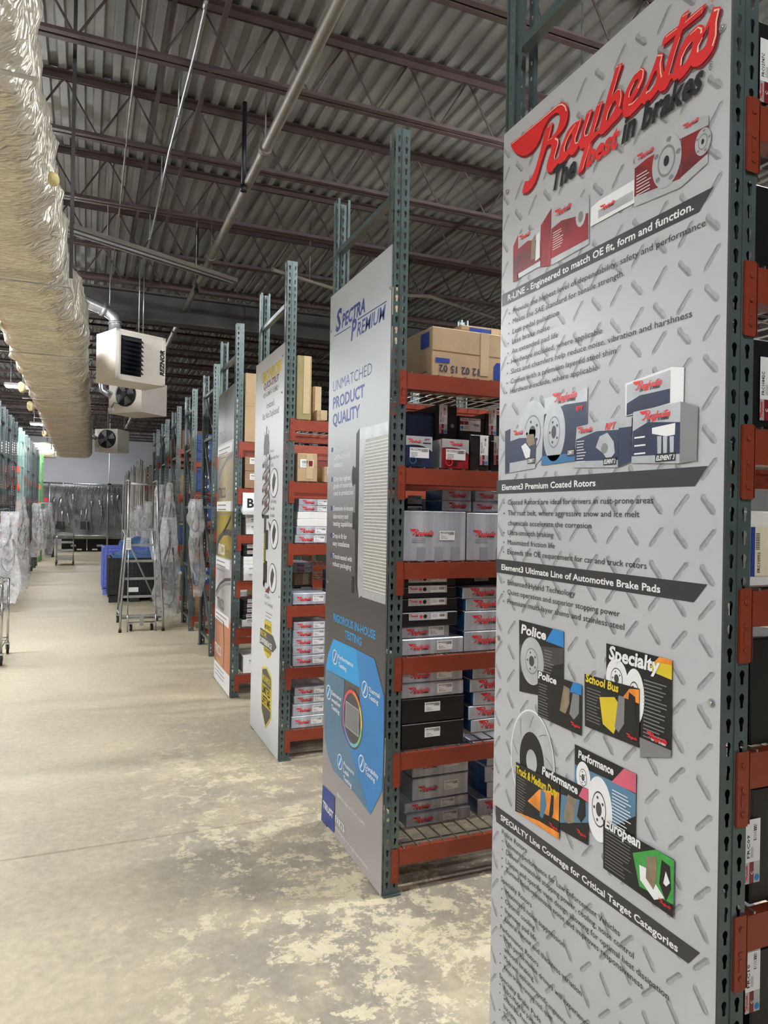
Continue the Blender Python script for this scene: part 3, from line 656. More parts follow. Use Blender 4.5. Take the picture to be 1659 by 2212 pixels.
for st, a, c in (('Provide the highest level of dependability, safety and performance', c4(137, 325), c3(1290, 1345)), ('Meets the SAE standard for tensile strength.', c4(135, 387), c3(803, 1640)),
    ('Less pedal pulsation', c4(133, 447), c4(410, 340)), ('Less brake noise', c4(130, 507), c4(355, 428)), ('An extended pad life', c4(128, 567), c4(405, 470)),
    ('Hardware included, where applicable', c4(126, 627), c4(670, 440)), ('Slots and chamfers help reduce noise, vibration and harshness', c4(124, 687), c4(1208, 340)),
    ('Comes with a premium layered steel shim', c4(122, 747), c4(753, 560)), ('Hardware include, where applicable', c4(120, 805), c4(640, 668)),
    ('Coated Rotors are ideal for drivers in rust-prone areas', c5(105, 250), c5(977, 240)), ('The rust belt, where aggressive snow and ice melt', c5(105, 313), c5(893, 318)),
    ('chemicals accelerate the corrosion', c5(107, 373), c5(605, 385)), ('Ultra-smooth braking', c5(104, 430), c5(378, 447)), ('Maximized friction life', c5(104, 488), c5(385, 508)),
    ('Exceeds the OE requirement for car and truck rotors', c5(103, 545), c5(935, 632)), ('Enhanced Hybrid Technology', c5(104, 728), c5(507, 805)),
    ('Quiet operation and superior stopping power', c5(103, 785), c5(775, 922)), ('Premium multi-layer shims and stainless steel', c5(102, 842), c5(802, 1002)),
    ('Police Rotors', c6(70, 668), c6(218, 770)), ('Ultimate performance for Law Enforcement Vehicles', c6(95, 738), c6(775, 1270)), ('Deliver unmatched stopping power, cooling, noise control', c6(95, 790), c6(858, 1400)),
    ('Unique and specific vane design allowing for optimal heat dissipation', c6(93, 843), c6(1068, 1650)), ('Turned finish-minimizes noise and improves responsiveness', c6(93, 893), c6(912, 1585)),
    ('Specialty Rotors', c6(65, 948), c6(248, 1100)), ('Maximized noise suppression', c6(92, 1028), c6(443, 1330)), ('Optimal cooling', c6(90, 1083), c6(265, 1240)), ('Increase pad life', c6(90, 1138), c6(275, 1295)),
    ('Lateral runout and thickness variation', c6(88, 1190), c6(548, 1605)), ('Performance Rotors', c6(60, 1235), c6(288, 1450)), ('High performance drivers will experience', c6(85, 1310), c6(592, 1800)),
    ('smooth braking', c6(85, 1368), c6(258, 1540)), ('Made with application-specific engineering', c6(83, 1420), None), ('Keeps brakes running cool, quiet', c6(82, 1475), None),
    ('Specialty Brake Pads', c6(55, 1525), c6(300, 1790)), ('Police-Made for pursuit', c6(80, 1603), None), ('School Bus-Premium for all', c6(80, 1655), None), ('bus types', c6(80, 1710), None), ('Truck', c6(78, 1757), None)):
    s1.tx(st, a, c, TB, BLACK, 0, sq=.82)
    q = s1.W(a)
    if st[:4] not in ('chem', 'Poli', 'Spec', 'Perf', 'smoo', 'bus ') or 'Made' in st: s1.ell((q.y + .022, q.z + .006), .0028, .0028, BLACK, n=8)
    s1.cut('text_line')
s1.k += 1
# big logo: dark shadow, red letters, cream highlights
s1.start(); k0 = s1.k
for i, p in enumerate(PIECES): s1.b.add(p, (s1.e() - .0001 * i, -LX0 - .004, LZ0 - .008), (0, -1, 0), (0, 0, 1), LOGOD, LW)
s1.k += 5
for i, p in enumerate(PIECES): s1.b.add(p, (s1.e() - .0001 * i, -LX0, LZ0), (0, -1, 0), (0, 0, 1), LOGO, LW)
s1.k += 5
for f, P, w0, w1 in LOGO_HI:
    s1.b.add(stroke2d([(q[0], q[1]) for q in rl(f, P)], w0, w1), (s1.e(), 0, 0), (0, -1, 0), (0, 0, 1), CREAM)
s1.tx('The', r1(735, 1610), (1247, 377), .062, BLACK, .035, .3); s1.tx('best', (1268, 363), (1341, 317), .055, LOGO, .035, .3); s1.tx('in brakes', (1345, 312), (1524, 185), .062, BLACK, .035, .3)
s1.tx('®', r2(1380, 960), r2(1435, 900), .02, BLACK); s1.tx('®', r2(1405, 60), r2(1465, 0), .02, LOGO)
s1.end('logo'); s1.k = 8
s1.start()
def lines(sg, y0, z0, n, wd, gap, M, th=.0025, l=2, slope=0.):
    rr = random.Random(int(z0 * 1000))
    for k in range(n): sg.rect(y0, z0 - k * gap, y0 - wd * rr.uniform(.65, 1), z0 - k * gap + th, M, l)
def lg(sg, a, c, l=4, tagl=True, K=BLACK):
    p = sg.W(a); q = sg.W(c); put_logo(sg.b, (sg.e() - .00025 * l, p.y, p.z), (0, -1, 0), (0, 0, 1), (p.y - q.y), (-1, 0, 0), .00002, tagl, K=K)
# red-line cartons
s1.pp([c3(140, 1475), c3(170, 1405), c3(170, 1680), c3(138, 1690)], REDP, 1); s1.pp([c3(170, 1405), c3(305, 1362), c3(305, 1590), c3(165, 1670)], LGREY, 1)
s1.pp([c3(170, 1490), c3(230, 1440), c3(303, 1440), c3(303, 1560), c3(168, 1640)], REDP, 2); s1.pp([c3(250, 1440), c3(275, 1400), c3(275, 1545), c3(245, 1560)], BROWNI, 3); s1.pp([c3(280, 1410), c3(300, 1385), c3(300, 1540), c3(272, 1565)], WHITE, 3)
lg(s1, c3(175, 1450), c3(243, 1420), 4)
s1.cut('product_picture'); s1.pp([c3(305, 1350), c3(370, 1245), c3(363, 1590), c3(302, 1600)], REDP, 1); s1.pp([c3(370, 1245), c3(595, 1163), c3(593, 1460), c3(365, 1590)], LGREY, 1)
s1.pp([c3(370, 1370), c3(430, 1320), c3(590, 1275), c3(590, 1430), c3(365, 1550)], REDP, 2); p = s1.W(c3(545, 1290)); s1.ell((p.y, p.z), .022, .032, LGREY, 3, 12); s1.ell((p.y, p.z - .004), .011, .016, GREYI, 4, 10)
lg(s1, c3(388, 1312), c3(490, 1255), 4); p = s1.W(c3(378, 1400)); lines(s1, p.y, p.z, 8, .05, .007, WHITE, .002, 3)
s1.cut('product_picture'); s1.pp([c3(605, 1245), c3(655, 1200), c3(865, 1075), c3(865, 1215), c3(602, 1358)], WHITE, 1); s1.pp([c3(650, 1260), c3(860, 1140), c3(860, 1195), c3(648, 1310)], LGREY, 2); lg(s1, c3(660, 1275), c3(750, 1225), 4)
s1.cut('product_picture'); s1.pp([c3(870, 895), c3(1148, 728), c3(1140, 1125), c3(863, 1240)], LGREY, 1); s1.pp([c3(868, 1010), c3(940, 950), c3(1143, 830), c3(1142, 1070), c3(865, 1180)], REDP, 2)
s1.pp([c3(1148, 728), c3(1310, 690), c3(1305, 975), c3(1140, 1125)], LGREY, 1); s1.pp([c3(1146, 830), c3(1308, 750), c3(1305, 920), c3(1142, 1065)], REDP, 2)
lg(s1, c3(880, 975), c3(985, 905), 5); lg(s1, c3(1155, 790), c3(1255, 735), 5)
p = s1.W(c3(880, 1060)); lines(s1, p.y, p.z, 7, .05, .008, WHITE, .002, 4)
for cc, r_ in ((c3(1060, 965), .062), (c3(1278, 850), .03)):
    p = s1.W(cc); s1.ell((p.y, p.z), r_ * .75, r_, LGREY, 5); s1.ell((p.y, p.z), r_ * .45, r_ * .6, GREYI, 6); s1.ell((p.y, p.z), r_ * .38, r_ * .5, LGREY, 7); s1.ell((p.y, p.z), r_ * .14, r_ * .2, BLACK, 8)
    for k in range(5): a_ = k * 1.257 + .5; s1.ell((p.y + math.cos(a_) * r_ * .6, p.z + math.sin(a_) * r_ * .8), r_ * .13, r_ * .1, GREYI, 7, 8)
# element three cartons
def rotor(sg, cc, r_, l=2, M=LGREY, ratio=.8, hub=GREYI):
    p = sg.W(cc); sg.ell((p.y, p.z), r_ * ratio, r_, M, l); sg.ell((p.y, p.z), r_ * ratio * .55, r_ * .55, hub, l + 1); sg.ell((p.y, p.z), r_ * ratio * .5, r_ * .5, M, l + 2); sg.ell((p.y, p.z), r_ * ratio * .22, r_ * .22, DGREY, l + 3)
    for k in range(5): a_ = k * 1.257; sg.ell((p.y + math.cos(a_) * r_ * ratio * .36, p.z + math.sin(a_) * r_ * .36), r_ * .05, r_ * .05, DGREY, l + 3, 8)
s1.cut('product_picture'); rotor(s1, c4(255, 1040), .1, 0, LGREY, .8)
s1.pp([c4(92, 1030), c4(125, 1015), c4(118, 1275), c4(92, 1285)], NAVYP, 3); s1.pp([c4(125, 1012), c4(282, 1020), c4(272, 1250), c4(118, 1278)], LGREY, 3); s1.pp([c4(123, 1090), c4(180, 1070), c4(280, 1070), c4(274, 1190), c4(120, 1220)], NAVYP, 4)
s1.pp([c4(225, 1050), c4(265, 1045), c4(272, 1105), c4(235, 1120), c4(220, 1090)], BROWNI, 5); s1.pp([c4(190, 1120), c4(215, 1100), c4(245, 1140), c4(240, 1195), c4(215, 1190)], WHITE, 6); lg(s1, c4(140, 1060), c4(203, 1055), 5)
s1.cut('product_picture'); s1.pp([c4(330, 830), c4(585, 765), c4(578, 1195), c4(308, 1235)], LGREY, 1); s1.pp([c4(325, 930), c4(450, 870), c4(582, 850), c4(580, 1150), c4(312, 1180)], NAVYP, 2); s1.pp([c4(312, 1180), c4(580, 1150), c4(580, 1195), c4(308, 1235)], BLUB, 3)
rotor(s1, c4(385, 1035), .085, 3, LGREY, .62); lg(s1, c4(375, 875), c4(522, 840), 5); s1.tx('RPT', c4(515, 910), c4(562, 898), .013, LOGO, .03, .3, 5)
s1.cut('product_picture'); s1.pp([c4(775, 940), c4(852, 948), c4(850, 1210), c4(770, 1245)], NAVYP, 5); s1.pp([c4(775, 940), c4(852, 948), c4(852, 1000), c4(775, 1010)], LGREY, 6); s1.pp([c4(522, 1005), c4(775, 940), c4(768, 1245), c4(505, 1248)], LGREY, 5)
s1.pp([c4(520, 1080), c4(640, 1030), c4(773, 1020), c4(770, 1200), c4(508, 1210)], NAVYP, 6); p = s1.W(c4(690, 1120))
s1.pts([(p.y + .035, p.z), (p.y + .02, p.z + .028), (p.y - .01, p.z + .035), (p.y - .035, p.z + .01), (p.y - .04, p.z - .02), (p.y - .015, p.z - .04), (p.y + .005, p.z - .018)], LGREY, 8); s1.ell((p.y, p.z - .005), .014, .014, GREYI, 9, 12); lg(s1, c4(525, 1050), c4(620, 1040), 9); s1.tx('RPT', c4(692, 1022), c4(760, 1015), .017, LOGO, .03, .3, 9)
p = s1.W(c4(525, 1095)); lines(s1, p.y, p.z, 8, .04, .008, WHITE, .002, 9)
s1.cut('product_picture'); s1.pp([c4(812, 745), c4(1088, 645), c4(1165, 648), c4(1160, 860), c4(812, 940)], WHITE, 3); s1.pp([c4(822, 755), c4(1084, 662), c4(1080, 860), c4(820, 935)], LGREY, 4); s1.pp([c4(822, 865), c4(900, 815), c4(1080, 775), c4(1080, 860), c4(820, 935)], NAVYP, 5); lg(s1, c4(858, 805), c4(1032, 760), 7)
s1.cut('product_picture'); s1.pp([c4(1145, 852), c4(1250, 882), c4(1240, 1205), c4(1138, 1222)], GREYI, 7); s1.pp([c4(862, 915), c4(1145, 852), c4(1138, 1222), c4(850, 1220)], LGREY, 7); s1.pp([c4(860, 1030), c4(950, 975), c4(1143, 975), c4(1140, 1165), c4(852, 1180)], NAVYP, 8)
s1.pp([c4(975, 1010), c4(1115, 980), c4(1112, 1050), c4(1060, 1060), c4(975, 1045)], WHITE, 9)
for xx in (1020, 1055, 1095): s1.pp([c4(xx - 14, 1060), c4(xx + 12, 1058), c4(xx + 10, 1165), c4(xx - 12, 1165)], LGREY, 10)
lg(s1, c4(900, 985), c4(1085, 960), 10); p = s1.W(c4(870, 1075)); lines(s1, p.y, p.z, 3, .05, .02, WHITE, .004, 10)
s1.cut('product_picture')
for a_, c_ in ((c4(1000, 1205), c4(1112, 1205)), (c4(688, 1225), c4(756, 1222)), (c4(470, 1170), c4(508, 1168)), (c4(232, 1218), c4(270, 1216))):
    p, q = s1.W(a_), s1.W(c_); s1.rect(p.y + .003, p.z - .004, q.y - .002, p.z + .016, BLACK, 11); s1.txw('ELEMENT 3', p.y, p.z, p.y - q.y, .011, WHITE, .03, .3, 12); s1.cut('printed_label')
o = s1.end('product_picture'); s1.k = 8; s1.start()
# specialty cards
def card(P, M=BLACK, l=1): s1.pp(P, M, l)
def ttl(st, a, c, cap, M=WHITE, l=4): s1.tx(st, a, c, cap, M, .035, .1, l)
card([c5(175, 938), c5(442, 1008), c5(440, 1420), c5(177, 1365)]); s1.pp([c5(335, 1065), c5(378, 992), c5(442, 1008), c5(442, 1105)], BLUA, 2); s1.pp([c5(177, 1085), c5(440, 1110), c5(440, 1200), c5(176, 1250)], DGREY, 2)
rotor(s1, c5(252, 1185), .072, 3, LGREY, .85); ttl('Police', c5(188, 1017), c5(338, 1058), .028)
p = s1.W(c5(325, 1120)); lines(s1, p.y, p.z, 12, .05, .009, GREYI, .0025, 3)
s1.cut('product_picture'); card([c5(288, 1240), c5(552, 1328), c5(550, 1632), c5(290, 1512)], BLACK, 5); s1.pp([c5(480, 1370), c5(500, 1312), c5(552, 1330), c5(550, 1390)], BLUA, 6); s1.pp([c5(420, 1480), c5(445, 1330), c5(480, 1350), c5(478, 1440), c5(455, 1500)], BROWNI, 6); s1.pp([c5(478, 1500), c5(500, 1370), c5(538, 1390), c5(535, 1500), c5(505, 1535)], GREYI, 6)
ttl('Police', c5(292, 1285), c5(402, 1322), .02, l=8); lg(s1, c5(485, 1570), c5(545, 1600), 8); p = s1.W(c5(296, 1320)); lines(s1, p.y, p.z, 12, .05, .0085, GREYI, .002, 7)
s1.cut('product_picture'); card([c5(697, 1078), c5(1093, 1180), c5(1087, 1758), c5(900, 1700), c5(697, 1600)]); s1.pp([c5(940, 1235), c5(1015, 1160), c5(1093, 1180), c5(1090, 1298)], YINK, 2); s1.pp([c5(985, 1190), c5(1015, 1160), c5(1093, 1180), c5(1092, 1210)], ORI, 3)
rotor(s1, c5(760, 1290), .05, 2, WHITE, .8, DGREY); rotor(s1, c5(865, 1400), .07, 3, WHITE, .5, DGREY); ttl('Specialty', c5(715, 1170), c5(1022, 1250), .034, l=7)
s1.pp([c5(700, 1600), c5(900, 1690), c5(900, 1760), c5(1087, 1760), c5(1087, 1720), c5(900, 1640)], GREYI, 3)
p = s1.W(c5(925, 1300)); lines(s1, p.y, p.z, 19, .08, .009, GREYI, .0028, 6); lg(s1, c5(940, 1648), c5(1065, 1680), 8, K=WHITE)
s1.cut('product_picture'); card([c5(570, 1260), c5(900, 1350), c5(897, 1702), c5(572, 1572)], BLACK, 8); s1.pp([c5(660, 1400), c5(750, 1400), c5(800, 1480), c5(745, 1620), c5(680, 1560)], YINK, 9); s1.pp([c5(800, 1400), c5(840, 1350), c5(898, 1355), c5(898, 1440)], ORI, 9)
s1.pp([c5(752, 1580), c5(775, 1390), c5(812, 1400), c5(808, 1560), c5(775, 1612)], GREYI, 10); s1.pp([c5(820, 1600), c5(838, 1370), c5(875, 1400), c5(880, 1560), c5(850, 1620)], BLACK, 10)
ttl('School Bus', c5(578, 1305), c5(775, 1372), .021, YINK, 12); lg(s1, c5(820, 1640), c5(888, 1665), 12); p = s1.W(c5(585, 1345)); lines(s1, p.y, p.z, 11, .06, .0085, GREYI, .002, 10)
# lower cards
s1.cut('product_picture'); pc = s1.W(c6(250, 235)); s1.ell((pc.y, pc.z), .115, .155, WHITE, 0, 40); s1.ell((pc.y, pc.z), .111, .15, LGREY, 1, 40); s1.ell((pc.y, pc.z), .064, .088, BLACK, 2, 32); s1.ell((pc.y, pc.z), .028, .036, LGREY, 3, 24)
for k in range(9):
    a_ = k * .698; s1.line([(pc.y + math.cos(a_ + t * .25) * (.075 + .03 * t), pc.z + math.sin(a_ + t * .25) * (.1 + .04 * t)) for t in (0, .35, .7, 1)], .003, GREYI, l=3)
s1.cut('product_picture'); card([c6(508, 130), c6(878, 310), c6(872, 700), c6(508, 560)]); s1.pp([c6(508, 250), c6(730, 350), c6(875, 430), c6(874, 560), c6(700, 640), c6(508, 500)], BLUC, 2); s1.pp([c6(730, 355), c6(805, 275), c6(877, 310), c6(876, 425)], PINKI, 3)
rotor(s1, c6(560, 330), .042, 3, WHITE, .7, DGREY); rotor(s1, c6(655, 520), .085, 4, WHITE, .6, DGREY); ttl('Performance', c6(530, 210), c6(742, 312), .021); p = s1.W(c6(735, 405)); lines(s1, p.y, p.z, 20, .07, .0085, WHITE, .0025, 8)
s1.cut('product_picture'); card([c6(312, 262), c6(592, 400), c6(590, 735), c6(420, 640), c6(312, 560)], BLACK, 6); s1.pp([c6(535, 440), c6(560, 388), c6(592, 402), c6(592, 480)], PINKI, 7); s1.pp([c6(430, 430), c6(592, 480), c6(592, 600), c6(420, 600)], BLUC, 7); s1.pp([c6(445, 570), c6(470, 430), c6(518, 460), c6(505, 600), c6(470, 605)], BROWNI, 8)
s1.pp([c6(525, 560), c6(545, 450), c6(575, 470), c6(578, 560), c6(550, 600)], BLACK, 9); ttl('Performance', c6(316, 308), c6(530, 415), .023, l=10); lg(s1, c6(522, 660), c6(582, 695), 10)
s1.cut('product_picture'); card([c6(160, 235), c6(422, 375), c6(418, 700), c6(155, 530)], BLACK, 10); s1.pp([c6(230, 470), c6(300, 400), c6(420, 420), c6(418, 590), c6(300, 530)], ORI, 11); s1.pp([c6(155, 530), c6(300, 590), c6(418, 660), c6(418, 700)], ORI, 11)
s1.pp([c6(303, 560), c6(310, 400), c6(335, 420), c6(345, 500), c6(320, 575)], BLUC, 12); s1.pp([c6(355, 590), c6(375, 410), c6(388, 420), c6(385, 540), c6(368, 600)], BLACK, 12); ttl('Truck & Medium Duty', c6(163, 300), c6(412, 425), .024, YINK, 14); lg(s1, c6(360, 620), c6(412, 655), 14)
p = s1.W(c6(168, 325)); lines(s1, p.y, p.z, 13, .05, .0085, GREYI, .002, 13)
s1.cut('product_picture'); card([c6(683, 580), c6(1108, 820), c6(1103, 1170), c6(683, 870)], BLACK, 10); s1.pp([c6(860, 780), c6(1000, 760), c6(1108, 825), c6(1105, 1090), c6(900, 980)], GREENI, 11); s1.pp([c6(900, 850), c6(940, 870), c6(1050, 1050), c6(990, 1060), c6(905, 940)], WHITE, 12); s1.pp([c6(940, 930), c6(945, 800), c6(1005, 800), c6(1005, 950), c6(985, 1000)], BROWNI, 13)
s1.pp([c6(1020, 960), c6(1035, 820), c6(1085, 860), c6(1090, 1000), c6(1060, 1070)], BLACK, 13); s1.pp([c6(1045, 960), c6(1060, 890), c6(1085, 960), c6(1062, 980)], WHITE, 14); ttl('European', c6(695, 625), c6(908, 745), .026, l=14); lg(s1, c6(1015, 1075), c6(1092, 1120), 14)
p = s1.W(c6(698, 640)); lines(s1, p.y, p.z, 12, .1, .0085, GREYI, .002, 13)
s1.end('product_picture')
for q in ((1562, 62), (1538, 1518), (1078, 1378), (1098, 415)): p = s1.W(q); s1.bolt(p.y, p.z)

# --- second board: radiators
d1 = lambda x, y: (680 + x / 3.0714, 520 + y / 3.0714); d2 = lambda x, y: (680 + x / 2.988, 1220 + y / 2.988); d3 = lambda x, y: (690 + x / 3.8118, 1380 + y / 3.8141)
G2 = gradmat('radiator_board_print', 2, [(0., (176, 170, 168)), (.45, (150, 142, 140)), (.85, (84, 78, 78)), (1.35, (62, 60, 62)), (1.75, (110, 108, 110)), (2.1, (176, 180, 184)), (3.1, (196, 202, 208))])
s2 = Sign('display_board', 1.32, 3.11, 4.03, .01, 3.1, G2, 'silver to black display board showing a radiator and blue panels, second from the camera')
s2.start()
s2.tx('S', d1(140, 607), d1(178, 580), .118, NAVY, .03, .2); s2.tx('PECTRA', d1(180, 577), d1(335, 468), .072, NAVY, .035, .2)
s2.tx('P', d1(240, 663), d1(278, 640), .105, NAVY, .03, .2); s2.tx('REMIUM', d1(280, 637), d1(470, 512), .072, NAVY, .015, .2)
s2.pp([d1(130, 632), d1(238, 566), d1(238, 573), d1(130, 639)], NAVY); s2.pp([d1(285, 520), d1(480, 396), d1(478, 405), d1(285, 529)], NAVY)
s2.end('logo'); s2.start()
s2.tx('UNMATCHED', d1(122, 1005), d1(380, 900), .062, NAVY, -.006); s2.tx('PRODUCT', d1(122, 1118), d1(330, 1048), .066, NAVY, .025); s2.tx('QUALITY', d1(120, 1228), d1(300, 1180), .066, NAVY, .025)
for i, (st, a, c) in enumerate((('First and only', d1(128, 1400), d1(222, 1385)), ('CAPA-Certified', d1(128, 1455), d1(235, 1445)), ('radiators', d1(127, 1505), d1(187, 1500)),
    ('Only the highest', d1(127, 1598), d1(240, 1597)), ('grade of materials', d1(126, 1642), d1(250, 1648)), ('used in production', d1(126, 1690), d1(255, 1700)),
    ('Extensive in-house', d1(124, 1790), d1(255, 1805)), ('laboratory and', d1(124, 1842), d1(222, 1860)), ('testing capabilities', d1(123, 1890), d1(250, 1915)),
    ('Drop-in fit for', d1(121, 1970), d1(213, 1995)), ('easy installation', d1(121, 2020), d1(230, 2050)), ('Transit-tested with', d1(120, 2105), d1(247, 2140)), ('robust packaging', d1(120, 2155), d1(241, 2195)))):
    s2.cut('text_line'); s2.tx(st, a, c, .028, WHITE, .008)
    if st[0].isupper() and st[1].islower(): q = s2.W(a); s2.rect(q.y + .045, q.z, q.y + .018, q.z + .026, NAVY, 1)
s2.tx('RIGOROUS IN-HOUSE', d2(122, 360), d2(392, 490), .042, CYAN, .02); s2.tx('TESTING', d2(195, 470), d2(302, 525), .042, CYAN, .02)
s2.end('printed_text'); s2.start()
# radiator: frame, core lines, black side tank, mounting ports
s2.rect(3.43, 1.39, 3.112, 2.26, LGREY, 1); s2.rect(3.415, 1.43, 3.112, 2.2, mat('radiator_core_ink', (166, 166, 156), .4, .1, .08, 30), 2)
for k in range(46): s2.rect(3.415, 1.435 + k * .0165, 3.112, 1.435 + k * .0165 + .004, WHITE, 3)
s2.pts([(3.50, 2.27), (3.43, 2.27), (3.43, 1.40), (3.47, 1.38), (3.50, 1.45)], LGREY, 1); s2.pts([(3.55, 2.24), (3.50, 2.27), (3.495, 1.40), (3.53, 1.46), (3.55, 1.8)], BLACK, 2)
for z_, w2 in ((2.02, .12), (1.78, .1), (1.44, .11)): s2.rect(3.585, z_ - .045, 3.55, z_ + .045, BLACK, 3)
s2.ell((3.585, 2.02), .022, .055, BLACK, 4, 16)
s2.end('radiator_picture'); s2.start()
# blue fan of panels
s2.pp([d3(118, 0), d3(305, 85), d3(335, 400), d3(55, 245), d3(75, 120)], CYAN, 1); s2.pp([d3(305, 85), d3(455, 165), d3(535, 470), d3(535, 630), d3(340, 860), d3(335, 400)], BLUA, 1)
s2.pp([d3(55, 245), d3(210, 340), d3(195, 600), d3(115, 1080), d3(70, 950), d3(45, 800)], BLUC, 1); s2.pp([d3(535, 630), d3(530, 1000), d3(520, 1250), d3(420, 1450), d3(235, 840), d3(340, 860)], BLUA, 2)
s2.pp([d3(180, 700), d3(235, 840), d3(415, 1440), d3(300, 1280), d3(115, 1080)], BLUC, 1)
pc = s2.W(d3(272, 655)); s2.ell((pc.y, pc.z), .158, .158, DGREY, 3, 40)
cols = [(226, 70, 70), (236, 130, 60), (240, 210, 70), (130, 200, 110), (110, 190, 210), (120, 140, 220), (170, 100, 180), (210, 80, 120)]
for k in range(32):
    a0, a1 = 2 * math.pi * k / 32 + .9, 2 * math.pi * (k + 1) / 32 + .9; Mk = mat('ring_ink_%d' % (k // 4), cols[k // 4], .4, 0, .02)
    s2.pts([(pc.y + r_ * math.cos(a), pc.z + r_ * math.sin(a)) for r_, a in ((.148, a0), (.148, a1), (.13, a1), (.13, a0))], Mk, 4)
s2.rect(pc.y + .1, pc.z - .07, pc.y - .1, pc.z + .07, LGREY, 5); s2.rect(pc.y + .092, pc.z - .066, pc.y - .092, pc.z + .066, GREYI, 6)
for a in (d3(132, 150), d3(378, 415), d3(80, 440), d3(173, 1013), d3(352, 1025)):
    q = s2.W(a); s2.ell((q.y, q.z), .043, .043, WHITE, 6, 20); s2.ell((q.y, q.z), .036, .036, BLUA, 7, 20); s2.line([(q.y + .015, q.z - .025), (q.y - .004, q.z), (q.y - .016, q.z + .025)], .012, WHITE, l=8)
s2.end('blue_panel'); s2.k += 6; s2.start()
for st, a, c in (('Performance', d3(158, 160), d3(283, 225)), ('Testing', d3(160, 225), d3(227, 262)), ('Thermal', d3(408, 430), d3(502, 490)), ('Testing', d3(410, 490), d3(490, 550)), ('Extreme', d3(104, 455), d3(184, 505)), ('weather', d3(103, 510), d3(180, 560)), ('Testing', d3(103, 570), d3(170, 620)),
                 ('Pressure', d3(204, 1040), d3(290, 1115)), ('Leak', d3(202, 1095), d3(250, 1140)), ('Testing', d3(202, 1155), d3(270, 1225)), ('Durability', d3(382, 1060), d3(490, 1165)), ('Testing', d3(382, 1110), d3(462, 1200))):
    s2.tx(st, a, c, .024, WHITE, .018); s2.cut('text_line')
s2.tx('spectrapremium.com', d3(148, 1285), d3(375, 1540), .026, WHITE, 0)
s2.pp([d3(33, 1200), d3(131, 1300), d3(125, 1598), d3(20, 1490)], NAVY, 1); s2.tx('TRUST', d3(35, 1380), d3(118, 1465), .038, WHITE, .035, 0, 3); s2.tx('PARTS', d3(135, 1500), d3(212, 1580), .038, WHITE, .035, 0, 3); s2.tx('developed and engineered here.', d3(135, 1560), d3(405, 1900), .018, WHITE, 0)
s2.end('printed_text')
for q in (d1(505, 315), d1(110, 603), d2(88, 110)): p = s2.W(q); s2.bolt(p.y, p.z)

# --- third board: white, strut
G3 = gradmat('strut_board_print', 2, [(0., (196, 198, 200)), (.35, (224, 226, 228)), (3.1, (214, 218, 224))])
s3 = Sign('display_board', 1.32, 5.08, 6.03, .01, 3.06, G3, 'white display board with a spring strut and yellow badges, third from the camera')
m2 = lambda x, y: (540 + x / 3.69, 730 + y / 3.687); m1 = lambda x, y: (400 + x / 3.35, 1000 + y / 3.3515)
s3.start()
s3.tx('MONROE', m2(108, 360), m2(240, 275), .085, YINK, .05, .1); q = s3.W(m2(108, 360)); q2 = s3.W(m2(240, 275))
for k in range(4): s3.rect(q.y + .07, q.z + .07 - k * .022, q.y - .02, q.z + .08 - k * .022, YINK, 1); s3.rect(q2.y + .03, q.z + .07 - k * .022, q2.y - .05, q.z + .08 - k * .022, YINK, 1)
s3.tx('QUICK-STRUT', m2(112, 415), m2(232, 352), .05, mat('maroon_ink', (110, 50, 60), .5), .04, .2); s3.pp([m2(118, 425), m2(215, 372), m2(215, 375), m2(118, 428)], GREYI); s3.tx('REPLACEMENT ASSEMBLY', m2(108, 483), m2(230, 412), .036, BLACK, .01)
s3.tx('Imitated,', m2(135, 565), m2(195, 532), .05, BLACK, .005); s3.tx('But Not Duplicated!', m2(103, 657), m2(232, 602), .05, BLACK, .005)
s3.end('printed_text'); s3.start()
cy = 5.6
s3.rect(cy + .014, 1.86, cy - .014, 2.13, BLACK, 1); s3.pts([(cy + .08, 2.0), (cy + .05, 2.06), (cy - .05, 2.06), (cy - .08, 2.0), (cy - .1, 1.96), (cy + .1, 1.96)], DGREY, 2); s3.rect(cy + .09, 1.88, cy - .09, 1.96, DGREY, 2)
for dy in (-.07, .07): s3.rect(cy + dy + .006, 1.98, cy + dy - .006, 2.09, BLACK, 3)
for k in range(4): s3.ell((cy, 1.80 - k * .11), .055, .05, mat('bump_red_ink', (110, 60, 52), .5) if k else GREYI, 2, 14)
COILD = mat('coil_shade_ink', (84, 80, 76), .4, 0, .05)
for k in range(5):
    z_ = 1.82 - k * .11; A_, B_ = (cy + .105, z_ - .03), (cy - .115, z_ + .035)
    if k < 4: s3.line([(B_[0], B_[1]), (cy - .13, z_ - .01), (cy - .1, z_ - .045), (cy + .06, z_ - .1), (cy + .11, z_ - .13)], .03, COILD, l=1)
    s3.line([A_, (cy, z_), B_], .044, GREYI, l=4); s3.ell(A_, .022, .022, GREYI, 4, 12); s3.ell(B_, .022, .022, GREYI, 4, 12); s3.line([(cy + .09, z_ - .016), (cy - .1, z_ + .042)], .012, LGREY, l=5)
s3.rect(cy + .1, 1.32, cy - .12, 1.35, DGREY, 4); s3.rect(cy + .035, .92, cy - .035, 1.33, DGREY, 3); s3.rect(cy + .035, .74, cy - .02, .92, BLACK, 3); s3.ell((cy + .008, .745), .03, .03, BLACK, 3, 16); s3.rect(cy - .035, 1.05, cy - .11, 1.22, BLACK, 4); s3.rect(cy - .02, .76, cy - .09, .95, BLACK, 3)
t = text('MONROE', .03); s3.b.add(t, (s3.e() - .002, cy - .01, .93), (0, 0, 1), (0, 1, 0), YINK, .26 / t[2], .04 / CAP)
